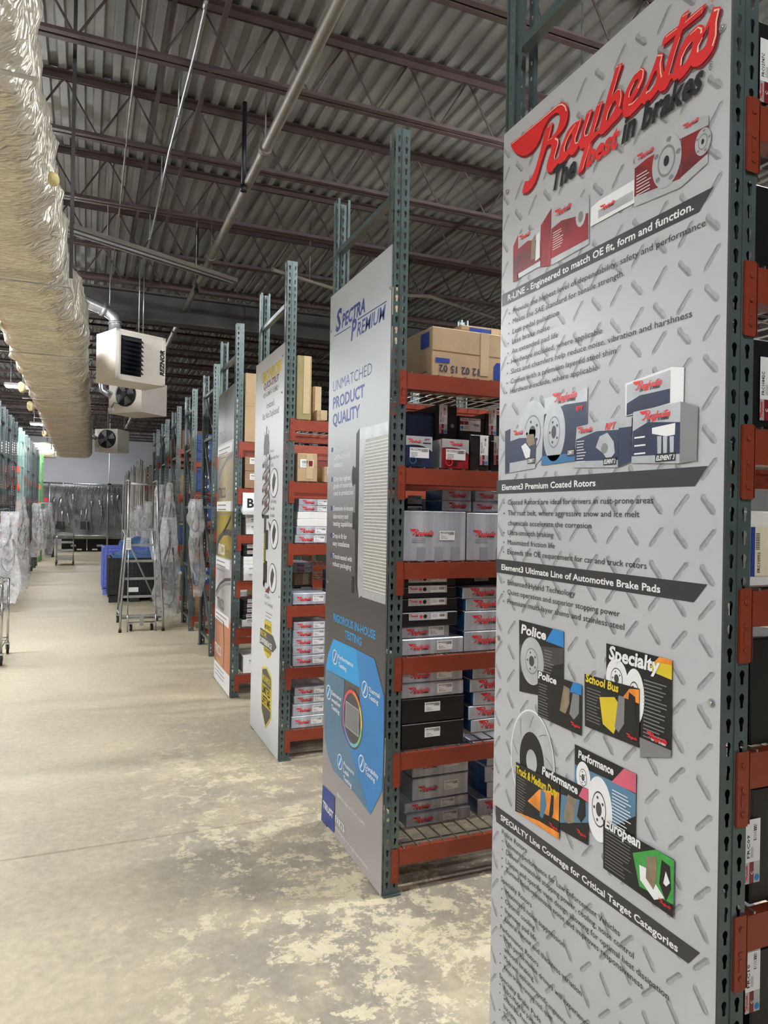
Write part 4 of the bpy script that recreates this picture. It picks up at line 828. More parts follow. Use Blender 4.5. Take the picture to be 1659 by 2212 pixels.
for (z_, y_) in ((1.622, 5.33), (1.191, 5.30), (.821, 5.33)):
    s3.ell((y_, z_), .125, .125, BLACK, 5, 32); s3.ell((y_, z_), .117, .117, WHITE, 6, 32); s3.pts([(y_ + .05, z_ + .03), (y_, z_ + .09), (y_ - .06, z_ + .04), (y_ - .03, z_ - .03), (y_ + .02, z_ - .09), (y_ + .06, z_ - .02)], DGREY, 7)
s3.pts([(5.5, 1.3), (5.4, 1.26), (5.42, 1.2)], DGREY, 5); s3.pts([(5.56, .68), (5.4, .76), (5.43, .68)], LOGOD, 5)
ob = s3.end('strut_picture'); s3.start()
for v in ob.data.vertices: v.co.z = v.co.z * .905 + .572
for y_, z_, ls in ((5.40, 2.28, ('Premium', 'Upper Strut Mount', 'quality')), (5.36, 1.89, ('Coil Spring', 'for safe', '& stable')), (5.50, 1.2, ('Premium', 'OE Quality', 'Strut Technology'))):
    for k, st in enumerate(ls): s3.txw(st, y_ + .07, z_ - k * .055, .02 * len(st) * .8, .028, GREYI)
lines(s3, 5.53, 1.03, 4, .22, .028, GREYI, .006, 1)
s3.end('printed_text'); s3.start()
# yellow badges
s3.rect(5.56, .87, 5.33, .97, YINK, 1); s3.txw('MONROE', 5.54, .905, .19, .036, BLACK, .02, 0, 3)
s3.pts([(5.71, .76), (5.70, .885), (5.28, .885), (5.17, .82), (5.28, .76)], DGREY, 2); s3.txw('FEEL THE', 5.69, .835, .2, .035, YINK, .03, 0, 4); s3.txw('DIFFERENCE', 5.69, .775, .38, .04, WHITE, .03, 0, 4)
s3.pts([(5.59, .77), (5.31, .77), (5.34, .72), (5.44, .682), (5.56, .72)], YINK, 1); s3.txw('GUARANTEE', 5.56, .728, .23, .027, BLACK, .02, 0, 3)
s3.end('badge'); s3.start()
p = s3.W(m1(590, 1475)); yc = p.y; z1_ = p.z; z0_ = s3.W(m1(575, 1915)).z
s3.pts([(yc + .15, z1_ - .03), (yc, z1_), (yc - .17, z1_ - .05), (yc - .17, z0_ + .12), (yc, z0_), (yc + .15, z0_ + .12)], YINK, 1); hh = z1_ - z0_; s3.pts([(yc + .13, z1_ - .045), (yc, z1_ - .015), (yc - .15, z1_ - .065), (yc - .15, z1_ - .15), (yc + .13, z1_ - .15)], DGREY, 2); s3.pts([(yc + .13, z0_ + .17), (yc - .15, z0_ + .17), (yc - .15, z0_ + .125), (yc, z0_ + .02), (yc + .13, z0_ + .125)], DGREY, 2)
s3.txw('MONROE', yc + .12, z1_ - .125, .25, .05, YINK, .02, 0, 4); s3.txw('LIMITED', yc + .13, z0_ + .262, .27, .062, BLACK, .03, 0, 4); s3.txw('LIFETIME', yc + .13, z0_ + .183, .27, .062, BLACK, .03, 0, 4)
s3.end('badge')
for y_, z_ in ((5.13, 2.97), (5.13, 2.7), (5.98, 2.93), (5.11, 1.2)): s3.bolt(y_, z_)

# --- fourth board: wiper photographs
s4 = Sign('display_board', 1.32, 6.98, 7.88, .01, 3.07, LGREY, 'narrow-looking display board of wiper photographs, grey above orange, fourth from the camera')
k4 = lambda x, y: (440 + x / 3.254, 820 + y / 3.2529)
def zrow(y): return s4.W(k4(160, y)).z
def grad4(nm, st, noisy=.5): return gradmat(nm, 1, [(-.45, st[0]), (0., st[1]), (.45, st[2])], .35, 0, noisy)
s4.start(); Y4 = (7.878, 6.982)
for nm, ya, yb, c in (('storm_print', 60, 440, ((120, 124, 130), (70, 74, 80), (120, 122, 126))), ('gold_print', 520, 855, ((150, 140, 118), (196, 180, 140), (96, 92, 90))), ('yellow_print', 925, 1255, ((110, 104, 40), (186, 168, 60), (90, 82, 50))),
                      ('pale_print', 1330, 1660, ((200, 200, 198), (150, 150, 150), (210, 210, 210))), ('orange_print', 1690, 2075, ((196, 110, 70), (208, 130, 90), (150, 84, 60)))):
    z_a = min(3.065, zrow(ya)); s4.rect(Y4[0], zrow(yb), Y4[1], z_a, grad4(nm, c), 0)
for ya, yb in ((455, 520), (855, 925), (1265, 1330), (1660, 1735)):
    s4.rect(Y4[0], zrow(yb), Y4[1] + .08, zrow(ya), WHITE, 2); lines(s4, 7.82, zrow(ya) - .045, 3, .65, .045, GREYI, .012, 3)
s4.rect(Y4[0], .012, Y4[1], zrow(2060), WHITE, 2); lines(s4, 7.8, zrow(2060) - .05, 3, .7, .04, GREYI, .01, 3)
s4.line([(7.85, zrow(1230)), (7.7, zrow(1130)), (7.45, zrow(1080)), (7.2, zrow(1070)), (7.0, zrow(1080))], .06, DGREY, l=4); s4.line([(7.45, zrow(1080)), (7.2, zrow(1010)), (7.05, zrow(960))], .04, BLACK, l=5)
s4.line([(7.85, zrow(1540)), (7.6, zrow(1460)), (7.3, zrow(1410)), (7.0, zrow(1390))], .03, DGREY, l=4); s4.line([(7.85, zrow(1570)), (7.6, zrow(1490)), (7.3, zrow(1440)), (7.0, zrow(1420))], .03, GREYI, l=4); s4.line([(7.35, zrow(1720)), (7.3, zrow(1900)), (7.32, zrow(2060))], .05, DGREY, .02, l=4)
s4.line([(7.85, zrow(700)), (7.6, zrow(620)), (7.3, zrow(560)), (7.0, zrow(540))], .05, GREYI, l=4); s4.pts([(7.8, zrow(2020)), (7.6, zrow(2035)), (7.35, zrow(2055)), (7.6, zrow(2050))], YINK, 5)
s4.end('wiper_picture'); s4.k += 2; s4.start()
for st, y_, z_, wd, cp, M in (('TRICO', 7.78, zrow(425), .42, .11, DGREY), ('Tech', 7.3, zrow(425), .2, .11, GREYI), ('TRICO', 7.78, zrow(830), .42, .11, DGREY), ('Tech', 7.34, zrow(830), .2, .11, LGREY), ('TRICO', 7.78, zrow(1240), .42, .11, WHITE), ('Force', 7.32, zrow(1240), .22, .1, BROWNI), ('TRICO', 7.76, zrow(1640), .42, .11, DGREY), ('TRICO', 7.83, zrow(1990), .36, .1, WHITE)):
    s4.txw(st, y_, z_, wd, cp, M, .02)
s4.end('printed_text')

# ------------------------------------------------------------------ pallet racks
RH = 3.66
def plate(b, O, X, Z, Wd, H, cols, M, hole, pitch=.0508, z0=.03, z1=None):
    """sheet of width Wd (along X) and height H (along Z) punched with holes centred on the given columns"""
    O = Vector(O); X = Vector(X); Z = Vector(Z); z1 = H if z1 is None else z1; n = int((z1 - z0) / pitch)
    ed = [0] + [(cols[i] + cols[i + 1]) / 2 for i in range(len(cols) - 1)] + [Wd]
    def P(x, z): return tuple(O + X * x + Z * z)
    b.poly([P(0, 0), P(Wd, 0), P(Wd, z0), P(0, z0)], M); b.poly([P(0, z0 + n * pitch), P(Wd, z0 + n * pitch), P(Wd, H), P(0, H)], M)
    K = len(hole)
    for ci, c in enumerate(cols):
        xa, xb = ed[ci], ed[ci + 1]
        for k in range(n):
            za = z0 + k * pitch; zb = za + pitch; zc = (za + zb) / 2; v0 = len(b.v); out = []
            for hx, hz in hole:   # outer ring: project each hole point on the cell border
                sx = ((xb - c) if hx > 0 else (c - xa)); sz = pitch / 2
                t = min(sx / abs(hx) if abs(hx) > 1e-6 else 9e9, sz / abs(hz) if abs(hz) > 1e-6 else 9e9)
                out.append((c + hx * t, zc + hz * t))
            b.v += [P(c + hx, zc + hz) for hx, hz in hole] + [P(*q) for q in out]
            for i in range(K):
                j = (i + 1) % K; a, d = out[i], out[j]
                if abs(a[0] - d[0]) > 1e-5 and abs(a[1] - d[1]) > 1e-5:   # corner between
                    cx_ = xb if max(a[0], d[0]) > c and abs(max(a[0], d[0]) - xb) < 1e-4 else xa
                    cz_ = zb if abs(max(a[1], d[1]) - zb) < 1e-4 else za
                    b.v.append(P(cx_, cz_)); b.face((v0 + i, v0 + j, v0 + K + j, len(b.v) - 1, v0 + K + i), M)
                else: b.face((v0 + i, v0 + j, v0 + K + j, v0 + K + i), M)
TEARDROP = [(.0075 * math.cos(a), .006 + .0088 * math.sin(a)) for a in [math.radians(d) for d in (-20, 10, 40, 70, 90, 110, 140, 170, 200)]] + [(-.0042, -.004), (-.0042, -.0155), (0, -.0175), (.0042, -.0155), (.0042, -.004)]
SQ = [(.004, -.006), (.004, .006), (-.004, .006), (-.004, -.006)]
def upright_mesh(M, H=RH, holes=True, wd=.076, dp=.07, name='upright'):
    b = MB()
    if holes:
        plate(b, (0, 0, 0), (1, 0, 0), (0, 0, 1), wd, H, [.019, .057], M, TEARDROP)
        plate(b, (0, 0, 0), (0, 1, 0), (0, 0, 1), dp, H, [.035], M, SQ, z0=.05)
        plate(b, (wd, 0, 0), (0, 1, 0), (0, 0, 1), dp, H, [.035], M, SQ, z0=.05)
    else:
        b.poly([(0, 0, 0), (wd, 0, 0), (wd, 0, H), (0, 0, H)], M)
        for x in (0, wd): b.poly([(x, 0, 0), (x, dp, 0), (x, dp, H), (x, 0, H)], M)
    for x, e in ((0, .014), (wd, -.014)): b.poly([(x, dp, 0), (x + e, dp, 0), (x + e, dp, H), (x, dp, H)], M)
    if holes: b.box((wd / 2 - .0035, -.0025, 0), (wd / 2 + .0035, 0, H), M)          # raised rib between the hole columns
    b.box((0, -.012, 0), (wd + .012, dp + .02, .008), M)
    return b.mesh(name)
UP = {}
def upm(M, H): 
    k = (M.name, H)
    if k not in UP: UP[k] = upright_mesh(M, H)
    return UP[k]
_bm = {}
def beam_mesh(L, M):
    if (L, M.name) not in _bm:
        b = MB(); b.box((0, 0, -.078), (L, .028, 0), M); b.box((0, .028, -.078), (L, .044, -.032), M)
        bk = MB(); bk.box((-.038, -.004, -.152), (.002, 0, .006), M); bk.box((0, -.004, -.152), (.004, .045, .006), M)
        bk.box((-.036, -.0055, -.155), (-.004, -.0045, .008), M)
        for z in (-.022, -.075, -.128): bk.disc((-.018, -.007, z), (0, 1, 0), .006, .005, M, 10)
        bk.box((-.024, -.007, -.112), (-.014, -.0045, -.085), M)
        _bm[(L, M.name)] = (b.mesh('beam'), bk.mesh('bracket'))
    return _bm[(L, M.name)]
def make_deck(L, dp):
    b = MB(); n = int(L / .075)
    for i in range(n + 1):
        x = .03 + i * (L - .06) / n; b.box((x - .0025, .004, 0), (x + .0025, dp - .004, .005), WIRE); b.box((x - .0025, -.001, -.03), (x + .0025, .004, .005), WIRE)
    for y in (.06, dp * .33, dp * .66, dp - .06): b.box((.02, y - .003, -.005), (L - .02, y + .003, 0), WIRE)
    return b.mesh('wire_deck')
_dk = {}
def rack(label, X0, Yf, levels, up=TEAL, bm=BEAM, dp=.91, L=1.83, H=RH, bays=1, deck=True, side=1, diag=True, group=None, mixed=None):
    """side=+1: runs to +X from X0;  side=-1: runs to -X"""
    t = empty('pallet_rack', (X0, Yf, 0), 0, label, 'rack', group)
    um = upm(up, H); W = .076
    for k in range(bays + 1):
        x = k * (L + W) * side - (W if side < 0 else 0)
        put('upright', um, t, TR(x, 0, 0)); put('upright', um, t, TR(x + W, dp, 0, math.pi))
        fb = [.15, .95, 1.85, 2.75, H - .31]
        for z in fb:
            b = MB(); b.box((x + .02, .04, z), (x + .055, dp - .04, z + .032), up); b.build('brace', t)
        if diag:
            for z0, z1 in zip(fb[:-1], fb[1:]):
                b = MB(); b.bar((x + .037, .06, z0 + .03), (x + .037, dp - .06, z1), .03, .03, up, up=(1, 0, 0)); b.build('brace', t)
    for k in range(bays):
        xb = (W if side > 0 else -W - L) + k * (L + W) * side
        for li, z in enumerate(levels):
            M = bm if not mixed else mixed[li % len(mixed)]; me, bk = beam_mesh(L, M)
            o = put('beam', me, t, TR(xb, -.002, z)); put('bracket', bk, o, TR(0, 0, 0)); put('bracket', bk, o, Matrix.Translation((L, 0, 0)) @ Matrix.Diagonal((-1, 1, 1, 1)))
            o = put('beam', me, t, TR(xb + L, dp + .002, z, math.pi)); put('bracket', bk, o, TR(0, 0, 0)); put('bracket', bk, o, Matrix.Translation((L, 0, 0)) @ Matrix.Diagonal((-1, 1, 1, 1)))
            if deck:
                key = (L, dp)
                if key not in _dk: _dk[key] = make_deck(L, dp)
                put('wire_deck', _dk[key], t, TR(xb, 0, z + .001))
    return t
LV = [.215 + .457 * k for k in range(6)]; LV0 = [.24, .598, .953, 1.309, 1.664, 2.02, 2.375, 2.731]
rack('teal pallet rack with orange beams behind the tread-plate board, nearest on the right', 1.2675, 1.13, LV0, L=1.4, diag=False)
rack('teal pallet rack with orange beams behind the radiator board', 1.330, 3.112, LV, L=1.83, diag=False)
rack('teal pallet rack with orange beams behind the white strut board', 1.330, 5.085, LV, diag=False)
rack('teal pallet rack with orange beams behind the wiper board', 1.330, 6.985, LV, diag=False)
rack('first teal rack without a display board, plastic bag hanging on its end', 1.45, 9.05, [.215, .66, 1.12, 1.58, 2.04, 2.5])
rack('second teal rack without a display board, blue bins on its upper shelves', 1.46, 11.05, [.215, .7, 1.2, 1.66, 2.1, 2.56])
names = ['third', 'fourth', 'fifth']
FAR = []
for i, y in enumerate((13.03, 15.0, 17.0)): FAR.append(rack(names[i] + ' teal rack beyond the display boards, right of the aisle', 1.46, y, [.3, 1.2, 2.1, 2.9], deck=False, mixed=[BEAM, BEAM], diag=i < 2))
for i, y in enumerate((18.9, 20.8, 22.8, 24.8, 26.8, 28.8)):
    rack('low bronze rack, %s of six in a row toward the far wall' % ('nearest', 'second', 'third', 'fourth', 'fifth', 'farthest')[i], 1.46, y, [1.4, 2.5], up=BRONZE, H=2.96, deck=False, diag=False)
lc = [(13.9, TEALD, BEAM), (15.1, TEALD, BEAM2), (16.35, TEALD, BEAM), (18.35, MINT, BEAM2), (20.1, TEAL, BEAM), (22.0, TEALD, BEAM), (24.1, TEALD, BEAM), (26.6, GREEN, BEAM2)]
for i, (y, u, bmM) in enumerate(lc):
    lab = {3: 'pale mint rack with bright orange beam brackets, left of the aisle', 7: 'bright green rack, farthest on the left of the aisle'}.get(i, '%s rack left of aisle, %s' % ('dark teal' if u is TEALD else 'teal', ('nearest, at the picture edge', 'second in line', 'third in line', '', 'behind the pale mint one', 'second behind the mint one', 'just before the green one')[i if i < 7 else 0]))
    rack(lab, -1.38, y, [.25 + .42 * k for k in range(7)] if i == 3 else [.4 + .55 * k for k in range(5)], up=u, bm=bmM, side=-1, L=1.83, deck=False, diag=False, dp=.85)

# ------------------------------------------------------------------ cartons
_lab = {}
def label_mesh(kind, st=''):
    k = (kind, st)
    if k in _lab: return _lab[k]
    b = MB(); X, Y = (1, 0, 0), (0, 0, 1)
    def R(x0, z0, x1, z1, M, e=.0008): b.poly([(x0, -e, z0), (x1, -e, z0), (x1, -e, z1), (x0, -e, z1)], M)
    def T(s_, x, z, h, M, sq=.8, e=.0012): b.add(text(s_, .012, 0, 1), (x, -e, z), X, Y, M, h / CAP * sq, h / CAP)
    def bars(x, z, w_, h, e=.0012):
        rr = random.Random(4); q = x
        while q < x + w_: a = rr.choice((.0012, .002, .003)); R(q, z, q + a, z + h, BLACK, e); q += a + rr.choice((.0012, .002))
    if kind == 'std':
        R(0, 0, .085, .046, WHITE); T(st, .005, .033, .008, BLACK); bars(.05, .026, .03, .015); 
        for i, s_ in enumerate(('QTY', 'BRAKE PAD', 'MADE IN CHINA')): T(s_, .01, .022 - i * .0075, .0042, BLACK)
    elif kind == 'frc':
        R(0, 0, .1, .048, WHITE); T(st, .005, .034, .010, BLACK, .75); bars(.06, .028, .035, .015)
        for i in range(3): R(.006, .022 - i * .007, .04, .0245 - i * .007, GREYI, .0012)
    elif kind == 'long':
        R(0, 0, .21, .036, LGREY); R(.12, .004, .2, .032, WHITE, .001); bars(.165, .014, .028, .013, .0016); b.poly([(.088 + .01 * math.cos(a * .524), -.0014, .018 + .01 * math.sin(a * .524)) for a in range(12)], BLACK)
        b.poly([(.065 + .008 * math.cos(a * .524), -.0014, .018 + .008 * math.sin(a * .524)) for a in range(12)], LOGO)
        for i in range(3): R(.123, .025 - i * .006, .155, .0268 - i * .006, GREYI, .0016)
        put_logo(b, (.004, -.0012, .016), X, Y, .045, (0, -1, 0), .00002, True)
    elif kind == 'tall':     # vertical label, dark red stripe, seal
        R(0, .05, .048, .15, WHITE); R(0, 0, .048, .05, LGREY); R(.014, 0, .028, .05, LOGOD, .001); b.poly([(.038 + .008 * math.cos(a * .524), -.0014, .012 + .008 * math.sin(a * .524)) for a in range(12)], BLUA)
        t = text(st, .02, 0, 1); b.add(t, (.014, -.0012, .06), (0, 0, 1), (-1, 0, 0), BLACK, .055 / t[2], .009 / CAP); t = text('C', .03, 0, 1); b.add(t, (.026, -.0016, .02), (0, 0, 1), (-1, 0, 0), WHITE, .012)
        for k_ in range(9): R(.026, .1 + k_ * .0045, .036, .1 + k_ * .0045 + random.Random(k_).choice((.001, .002, .003)), BLACK, .0012)
        for i in range(3): R(.018 + i * .003, .06, .0192 + i * .003, .085, GREYI, .0012)
        put_logo(b, (.011, -.0014, .004), (0, 0, 1), (-1, 0, 0), .04, (0, -1, 0), .00002, False)
    elif kind == 'wide':     # horizontal version
        R(0, 0, .125, .07, WHITE); R(0, .033, .05, .052, LOGOD, .001); T('C', .02, .037, .011, WHITE); T(st, .055, .057, .008, BLACK); bars(.085, .028, .03, .012); R(.054, 0, .055, .07, GREYI, .001)
        b.poly([(.012 + .009 * math.cos(a * .524), -.0014, .018 + .009 * math.sin(a * .524)) for a in range(12)], BLUA); put_logo(b, (.006, -.0012, .055), X, Y, .035, (0, -1, 0), .00002, False)
        for i in range(4): R(.058, .048 - i * .005, .1, .0495 - i * .005, GREYI, .0012)
        for i in range(3): R(.026, .024 - i * .006, .05, .026 - i * .006, GREYI, .0012)
    elif kind == 'ship':
        R(0, 0, .1, .06, WHITE); bars(.01, .03, .05, .02); R(.065, .01, .095, .05, LOGOD, .001)
        for i in range(3): R(.01, .022 - i * .007, .055, .0245 - i * .007, GREYI, .0012)
    _lab[k] = b.mesh('label'); return _lab[k]
_lm = {}
def logo_mesh(tagl=True, M=LOGO):
    k = (tagl, M.name)
    if k not in _lm: b = MB(); put_logo(b, (0, 0, 0), (1, 0, 0), (0, 0, 1), 1., (0, -1, 0), .0004, tagl, M); _lm[k] = b.mesh('logo')
    return _lm[k]
PN = ['980169FZN', '980243FZN', '980034FZN', '580279FZN', '980512FZN']
cnt = [0]
def carton(x0, x1, yf, z0, h, dp, style, label, group=None, rz=None, part='980169FZN'):
    """closed carton; its root mesh is the body, its children are print, labels and tape; local origin at the lower front left corner"""
    cnt[0] += 1; rr = random.Random(cnt[0] * 7 + 1); w_ = x1 - x0; rz = rr.uniform(-.012, .012) if rz is None else rz
    Mf = {'silver': SILVER, 'silverblue': SILVER, 'bigsilver': SILVER, 'black': BLACKC, 'blacklong': BLACKC, 'blacktall': BLACKC, 'blackwide': BLACKC, 'blackup': BLACKC, 'blue': NAVYP, 'red': REDP, 'kraft': KRAFT, 'kraft2': KRAFT2, 'kraft3': KRAFT3,
          'white': WHITEC, 'whitelab': WHITEC, 'plain': SILVER, 'kraftlab': KRAFT, 'kraft2lab': KRAFT2, 'bluebin': BINB, 'bluebox': NAVYP}[style]
    q = bmesh.new(); bmesh.ops.create_cube(q, size=1)
    for v in q.verts: v.co = Vector(((v.co.x + .5) * w_, (v.co.y + .5) * dp, (v.co.z + .5) * h))
    side = [f for f in q.faces if f.normal.x < -.9]
    if style in ('silverblue', 'red'):
        for f in side: f.material_index = 1
    bmesh.ops.bevel(q, geom=list(q.edges), offset=min(.004, h * .06), segments=1, affect='EDGES')
    for v in q.verts:      # a little bulge and wear
        v.co += Vector((rr.uniform(-.0012, .0012), rr.uniform(-.0012, .0012) if v.co.y > .01 else 0, 0))
    me = D.meshes.new('carton'); q.to_mesh(me); q.free(); me.materials.append(Mf); me.materials.append(BLUEP if style == 'silverblue' else LGREY)
    o = put('carton', me); o.location = (x0, yf, z0); o.rotation_euler = (0, 0, rz); tag(o, label, 'box', group)
    f = -.0012
    def lb(kind, x, z, st='', s_=1.): put('label', label_mesh(kind, st), o, Matrix.Translation((x, f, z)) @ Matrix.Diagonal((s_, 1, s_, 1)))
    def lo(x, z, w2, tg=True): put('logo', logo_mesh(tg), o, Matrix.Translation((x, f - .0004, z)) @ Matrix.Diagonal((w2, .2, w2, 1)))
    if h > .045 and style not in ('bluebin', 'plain'):    # lid seam / tape line
        s2 = MB(); 
        if style.startswith('black'):
            s2.box((.002, f - .0006, h - .006), (w_ - .002, f + .0008, h - .004), GREYI); s2.build('lid_edge', o)
        elif style.startswith('kraft'):
            s2.box((0, f - .0005, h * .52), (w_, f + .0008, h * .52 + .003), KRAFT2 if Mf is KRAFT else KRAFT); s2.box((w_ * .45, f - .001, h * .1), (w_ * .45 + .05, f + .0006, h), mat('clear_tape', (190, 170, 136), .2, 0, .03)); s2.build('tape', o)
    lw = min(.115, w_ * .45, h / LH * .62)
    if style == 'silver':
        lo(w_ * .1, h * .5 - lw * LH / 2, lw); lb('std', w_ * .56, max(.003, h * .5 - .02), part, min(1, h / .055, w_ * .32 / .085))
    elif style == 'silverblue': lw = min(.16, w_ * .62, h / LH * .75); lo(min(.04, w_ * .2), h * .55 - lw * LH / 2, lw)
    elif style == 'bigsilver':
        lo(w_ * .1, h * .48, .13); lb('std', w_ * .57, h * .42, part)
        s2 = MB()
        for i in range(3): s2.box((w_ * .13, f - .0003, h * .44 - i * .009), (w_ * .13 + .075, f, h * .4425 - i * .009 + .0008), BLACK)
        s2.build('printed_text', o); s2 = MB()
        for k in (.22, .5, .77): s2.box((w_ * k, f - .0002, 0), (w_ * k + .045, f, h * .28), mat('silver_tape', (160, 164, 172), .25, .2, .03))
        s2.build('tape', o)
    elif style == 'black': lb('std', w_ * .36, h * .42, part)
    elif style == 'blacklong': lb('long', w_ * .12, h * .45)
    elif style == 'blacktall': lb('tall', w_ * .15, h * .22, part); s2 = MB(); s2.disc((w_ * .78, f, h * .45), (0, 1, 0), .011, .001, GREYI, 12); s2.build('thumb_hole', o)
    elif style == 'blackup': lb('tall', w_ * .5, h * .15, part); s2 = MB(); s2.disc((w_ * .2, f, h * .5), (0, 1, 0), .012, .001, BLACK, 12); s2.build('thumb_hole', o)
    elif style == 'blackwide': lb('wide', w_ * .06, h * .38, part); s2 = MB(); s2.disc((w_ * .52, f, h * .16), (0, 1, 0), .01, .001, GREYI, 12); s2.build('thumb_hole', o)
    elif style in ('blue', 'red'):
        s2 = MB(); n_ = 10; P_ = [(w_ - .001, h - .001), (.001, h - .001)] + [(w_ * (k / n_) + .001 * (k == 0) - .001 * (k == n_), h * (.69 + .05 * math.sin(k / n_ * 2.2) - .22 * (k / n_) ** 3)) for k in range(n_ + 1)]
        s2.poly([(x, f - .0002, z) for x, z in P_], LGREY); s2.build('silver_print', o); lo(w_ * .08 if style == 'blue' else w_ * .27, h * .76, w_ * .5); lb('frc', w_ * .15, h * .3, part, w_ * .72 / .1)
        s2 = MB(); s2.disc((w_ * .5, f - .0003, h * .16), (0, 1, 0), .01, .001, BLACK, 14); s2.ring((w_ * .27, f - .0003, h * .22), (0, 1, 0), w_ * .12, .0015, BLUA if style == 'blue' else LOGO, 16); s2.build('thumb_hole', o)
        if style == 'blue': s2 = MB(); s2.add(text('RPT', .03, .3, 1), (w_ * .7, f - .0005, h * .86), (1, 0, 0), (0, 0, 1), LOGOD, .016); s2.box((w_ * .64, f - .0006, h * .76), (w_ * .94, f - .0002, h * .8), NAVYP); s2.build('printed_text', o)
    elif style in ('kraftlab', 'kraft2lab', 'whitelab'): lb('ship', w_ * .15, h * .5, '', min(1, h / .09, w_ / .14))
    elif style == 'bluebin':
        s2 = MB(); s2.box((w_ * .1, f - .02, h * .25), (w_ * .9, f, h * .3), BINB); s2.box((w_ * .3, f - .003, h * .45), (w_ * .7, f, h * .75), WHITE); s2.build('label_holder', o)
    return o
ORD = ['bottom', 'second up', 'third up', 'fourth up', 'fifth up', 'sixth up', 'seventh up', 'eighth up']
DESC = {'silver': 'silver carton, red script', 'silverblue': 'silver carton, blue side', 'bigsilver': 'large silver carton, red script', 'black': 'plain black carton', 'blacklong': 'flat black carton, long label',
        'blacktall': 'tall black carton', 'blackwide': 'black carton, broad label', 'blackup': 'upright black carton', 'blue': 'navy and silver carton', 'red': 'red and silver carton', 'kraft': 'tan cardboard box', 'kraft2': 'brown cardboard box', 'kraft3': 'olive cardboard box',
        'white': 'plain white carton', 'whitelab': 'white carton with label', 'plain': 'plain silver carton', 'kraftlab': 'tan cardboard box with label', 'kraft2lab': 'brown cardboard box with label', 'bluebin': 'blue plastic bin', 'bluebox': 'dark blue carton'}
RKS = {}
def stack(rk, shelf, where, base, pl, prr, yf, items, dp=.34, group=None):
    """items from the bottom up: (height, style[, dx left px, dx right px, dy, part])"""
    z = base + .0065
    for i, it in enumerate(items):
        h, st = it[0], it[1]; dl, dr, dy = (it[2:5] if len(it) > 4 else (0, 0, 0)); part = it[5] if len(it) > 5 else PN[(i * 3 + len(where)) % 5]
        a = x_at(pl + dl, yf + dy, z + h / 2); c = x_at(prr + dr, yf + dy, z + h / 2) if prr < 3000 else a + (prr - 3000) / 1000 + dr / 1000
        if yf + dy < {'rad': 3.21, 'str': 5.19, 'wip': 7.09}[rk[12:15]]: a = max(a, 1.414)
        carton(a, c, yf + dy, z, h, dp, st, '%s, %s%s, %s, %s' % (DESC[st], (ORD[i] + ' ' if len(items) > 1 else ''), where, shelf, rk), rk_group(rk, shelf), part=part); z += h + .001
def rk_group(rk, shelf): return 'boxes on the %s of the %s' % (shelf, rk)
RA = 'rack behind radiator board'
Ya = 3.135
stack(RA, 'lowest shelf', 'left', LV[0], 877, 1012, 3.30, [(.062, 'silver', 0, 4, 0), (.052, 'silver', -3, 0, .02), (.115, 'silver', 13, 0, .03), (.115, 'silver', 14, 0, .04)])
stack(RA, 'lowest shelf', 'right', LV[0], 1042, 3000 + 300, 3.30, [(.085, 'silverblue', -10, 0, 0), (.085, 'silverblue', 10, 0, 0), (.085, 'silverblue', 6, 0, 0), (.085, 'silverblue', 10, 0, 0)])
stack(RA, 'second shelf', 'left', LV[1], 867, 1002, Ya, [(.125, 'black'), (.122, 'black'), (.07, 'silver', 1, 0, 0), (.068, 'silver', 2, -3, .01)])
stack(RA, 'second shelf', 'right', LV[1], 1018, 3300, Ya, [(.045, 'silver', -12, 0, .12), (.065, 'silverblue', 0, 0, 0), (.068, 'silverblue', -6, 0, 0), (.068, 'silverblue', 5, 0, 0), (.066, 'silverblue', -2, 0, 0), (.07, 'silverblue', 4, 0, 0)])
stack(RA, 'third shelf', 'left', LV[2], 868, 1001, Ya, [(.078, 'silver', 0, 0, 0), (.058, 'silver', -2, -30, .02), (.07, 'blacklong', -3, -13, 0), (.066, 'blacklong', -4, -13, .01), (.055, 'blacklong', -4, -17, .01), (.045, 'blacklong', -3, -17, .01)])
stack(RA, 'third shelf', 'right', LV[2], 1003, 3310, Ya, [(.102, 'silverblue'), (.1, 'silverblue', 1, 0, 0), (.06, 'silverblue', 4, 0, 0), (.058, 'silverblue', -3, 0, 0), (.045, 'black', -20, 0, .1)])
stack(RA, 'fourth shelf', 'left', LV[3], 870, 1006, Ya, [(.245, 'bigsilver')])
stack(RA, 'fourth shelf', 'right', LV[3], 1009, 3340, Ya, [(.24, 'bigsilver')])
stack(RA, 'fourth shelf', 'far back left', LV[3], 862, 912, 3.55, [(.2, 'plain'), (.06, 'black'), (.055, 'black')])
stack(RA, 'fourth shelf', 'back middle', LV[3], 914, 990, 3.58, [(.2, 'plain'), (.058, 'silver'), (.045, 'plain')])
z = LV[3] + .0065 + .247
for k, (a, c, zz, hh_, wd) in enumerate(((955, 1025, z, .054, 'lower of two, left'), (955, 1025, z + .055, .055, 'upper of two, left'), (1022, 1075, z, .054, 'lower of two, right'), (1027, 1078, z + .055, .056, 'upper of two, right'))):
    xa = x_at(a, Ya + .12, zz); carton(xa, xa + (.17 if k < 2 else .2), Ya + .12, zz, hh_, .2, 'silver' if k > 1 else 'silverblue', 'small carton on the large silver cartons, %s, %s' % (wd, RA), rk_group(RA, 'fourth shelf'), part='')
E5 = LV[4]
stack(RA, 'fifth shelf', 'far left', E5, 876, 934, Ya, [(.152, 'blue', 0, 0, 0, 'FRC12774N')], .16)
stack(RA, 'fifth shelf', 'second from left', E5, 954, 1013, Ya, [(.148, 'red', 0, 0, 0, 'FRC1205AC')], .16)
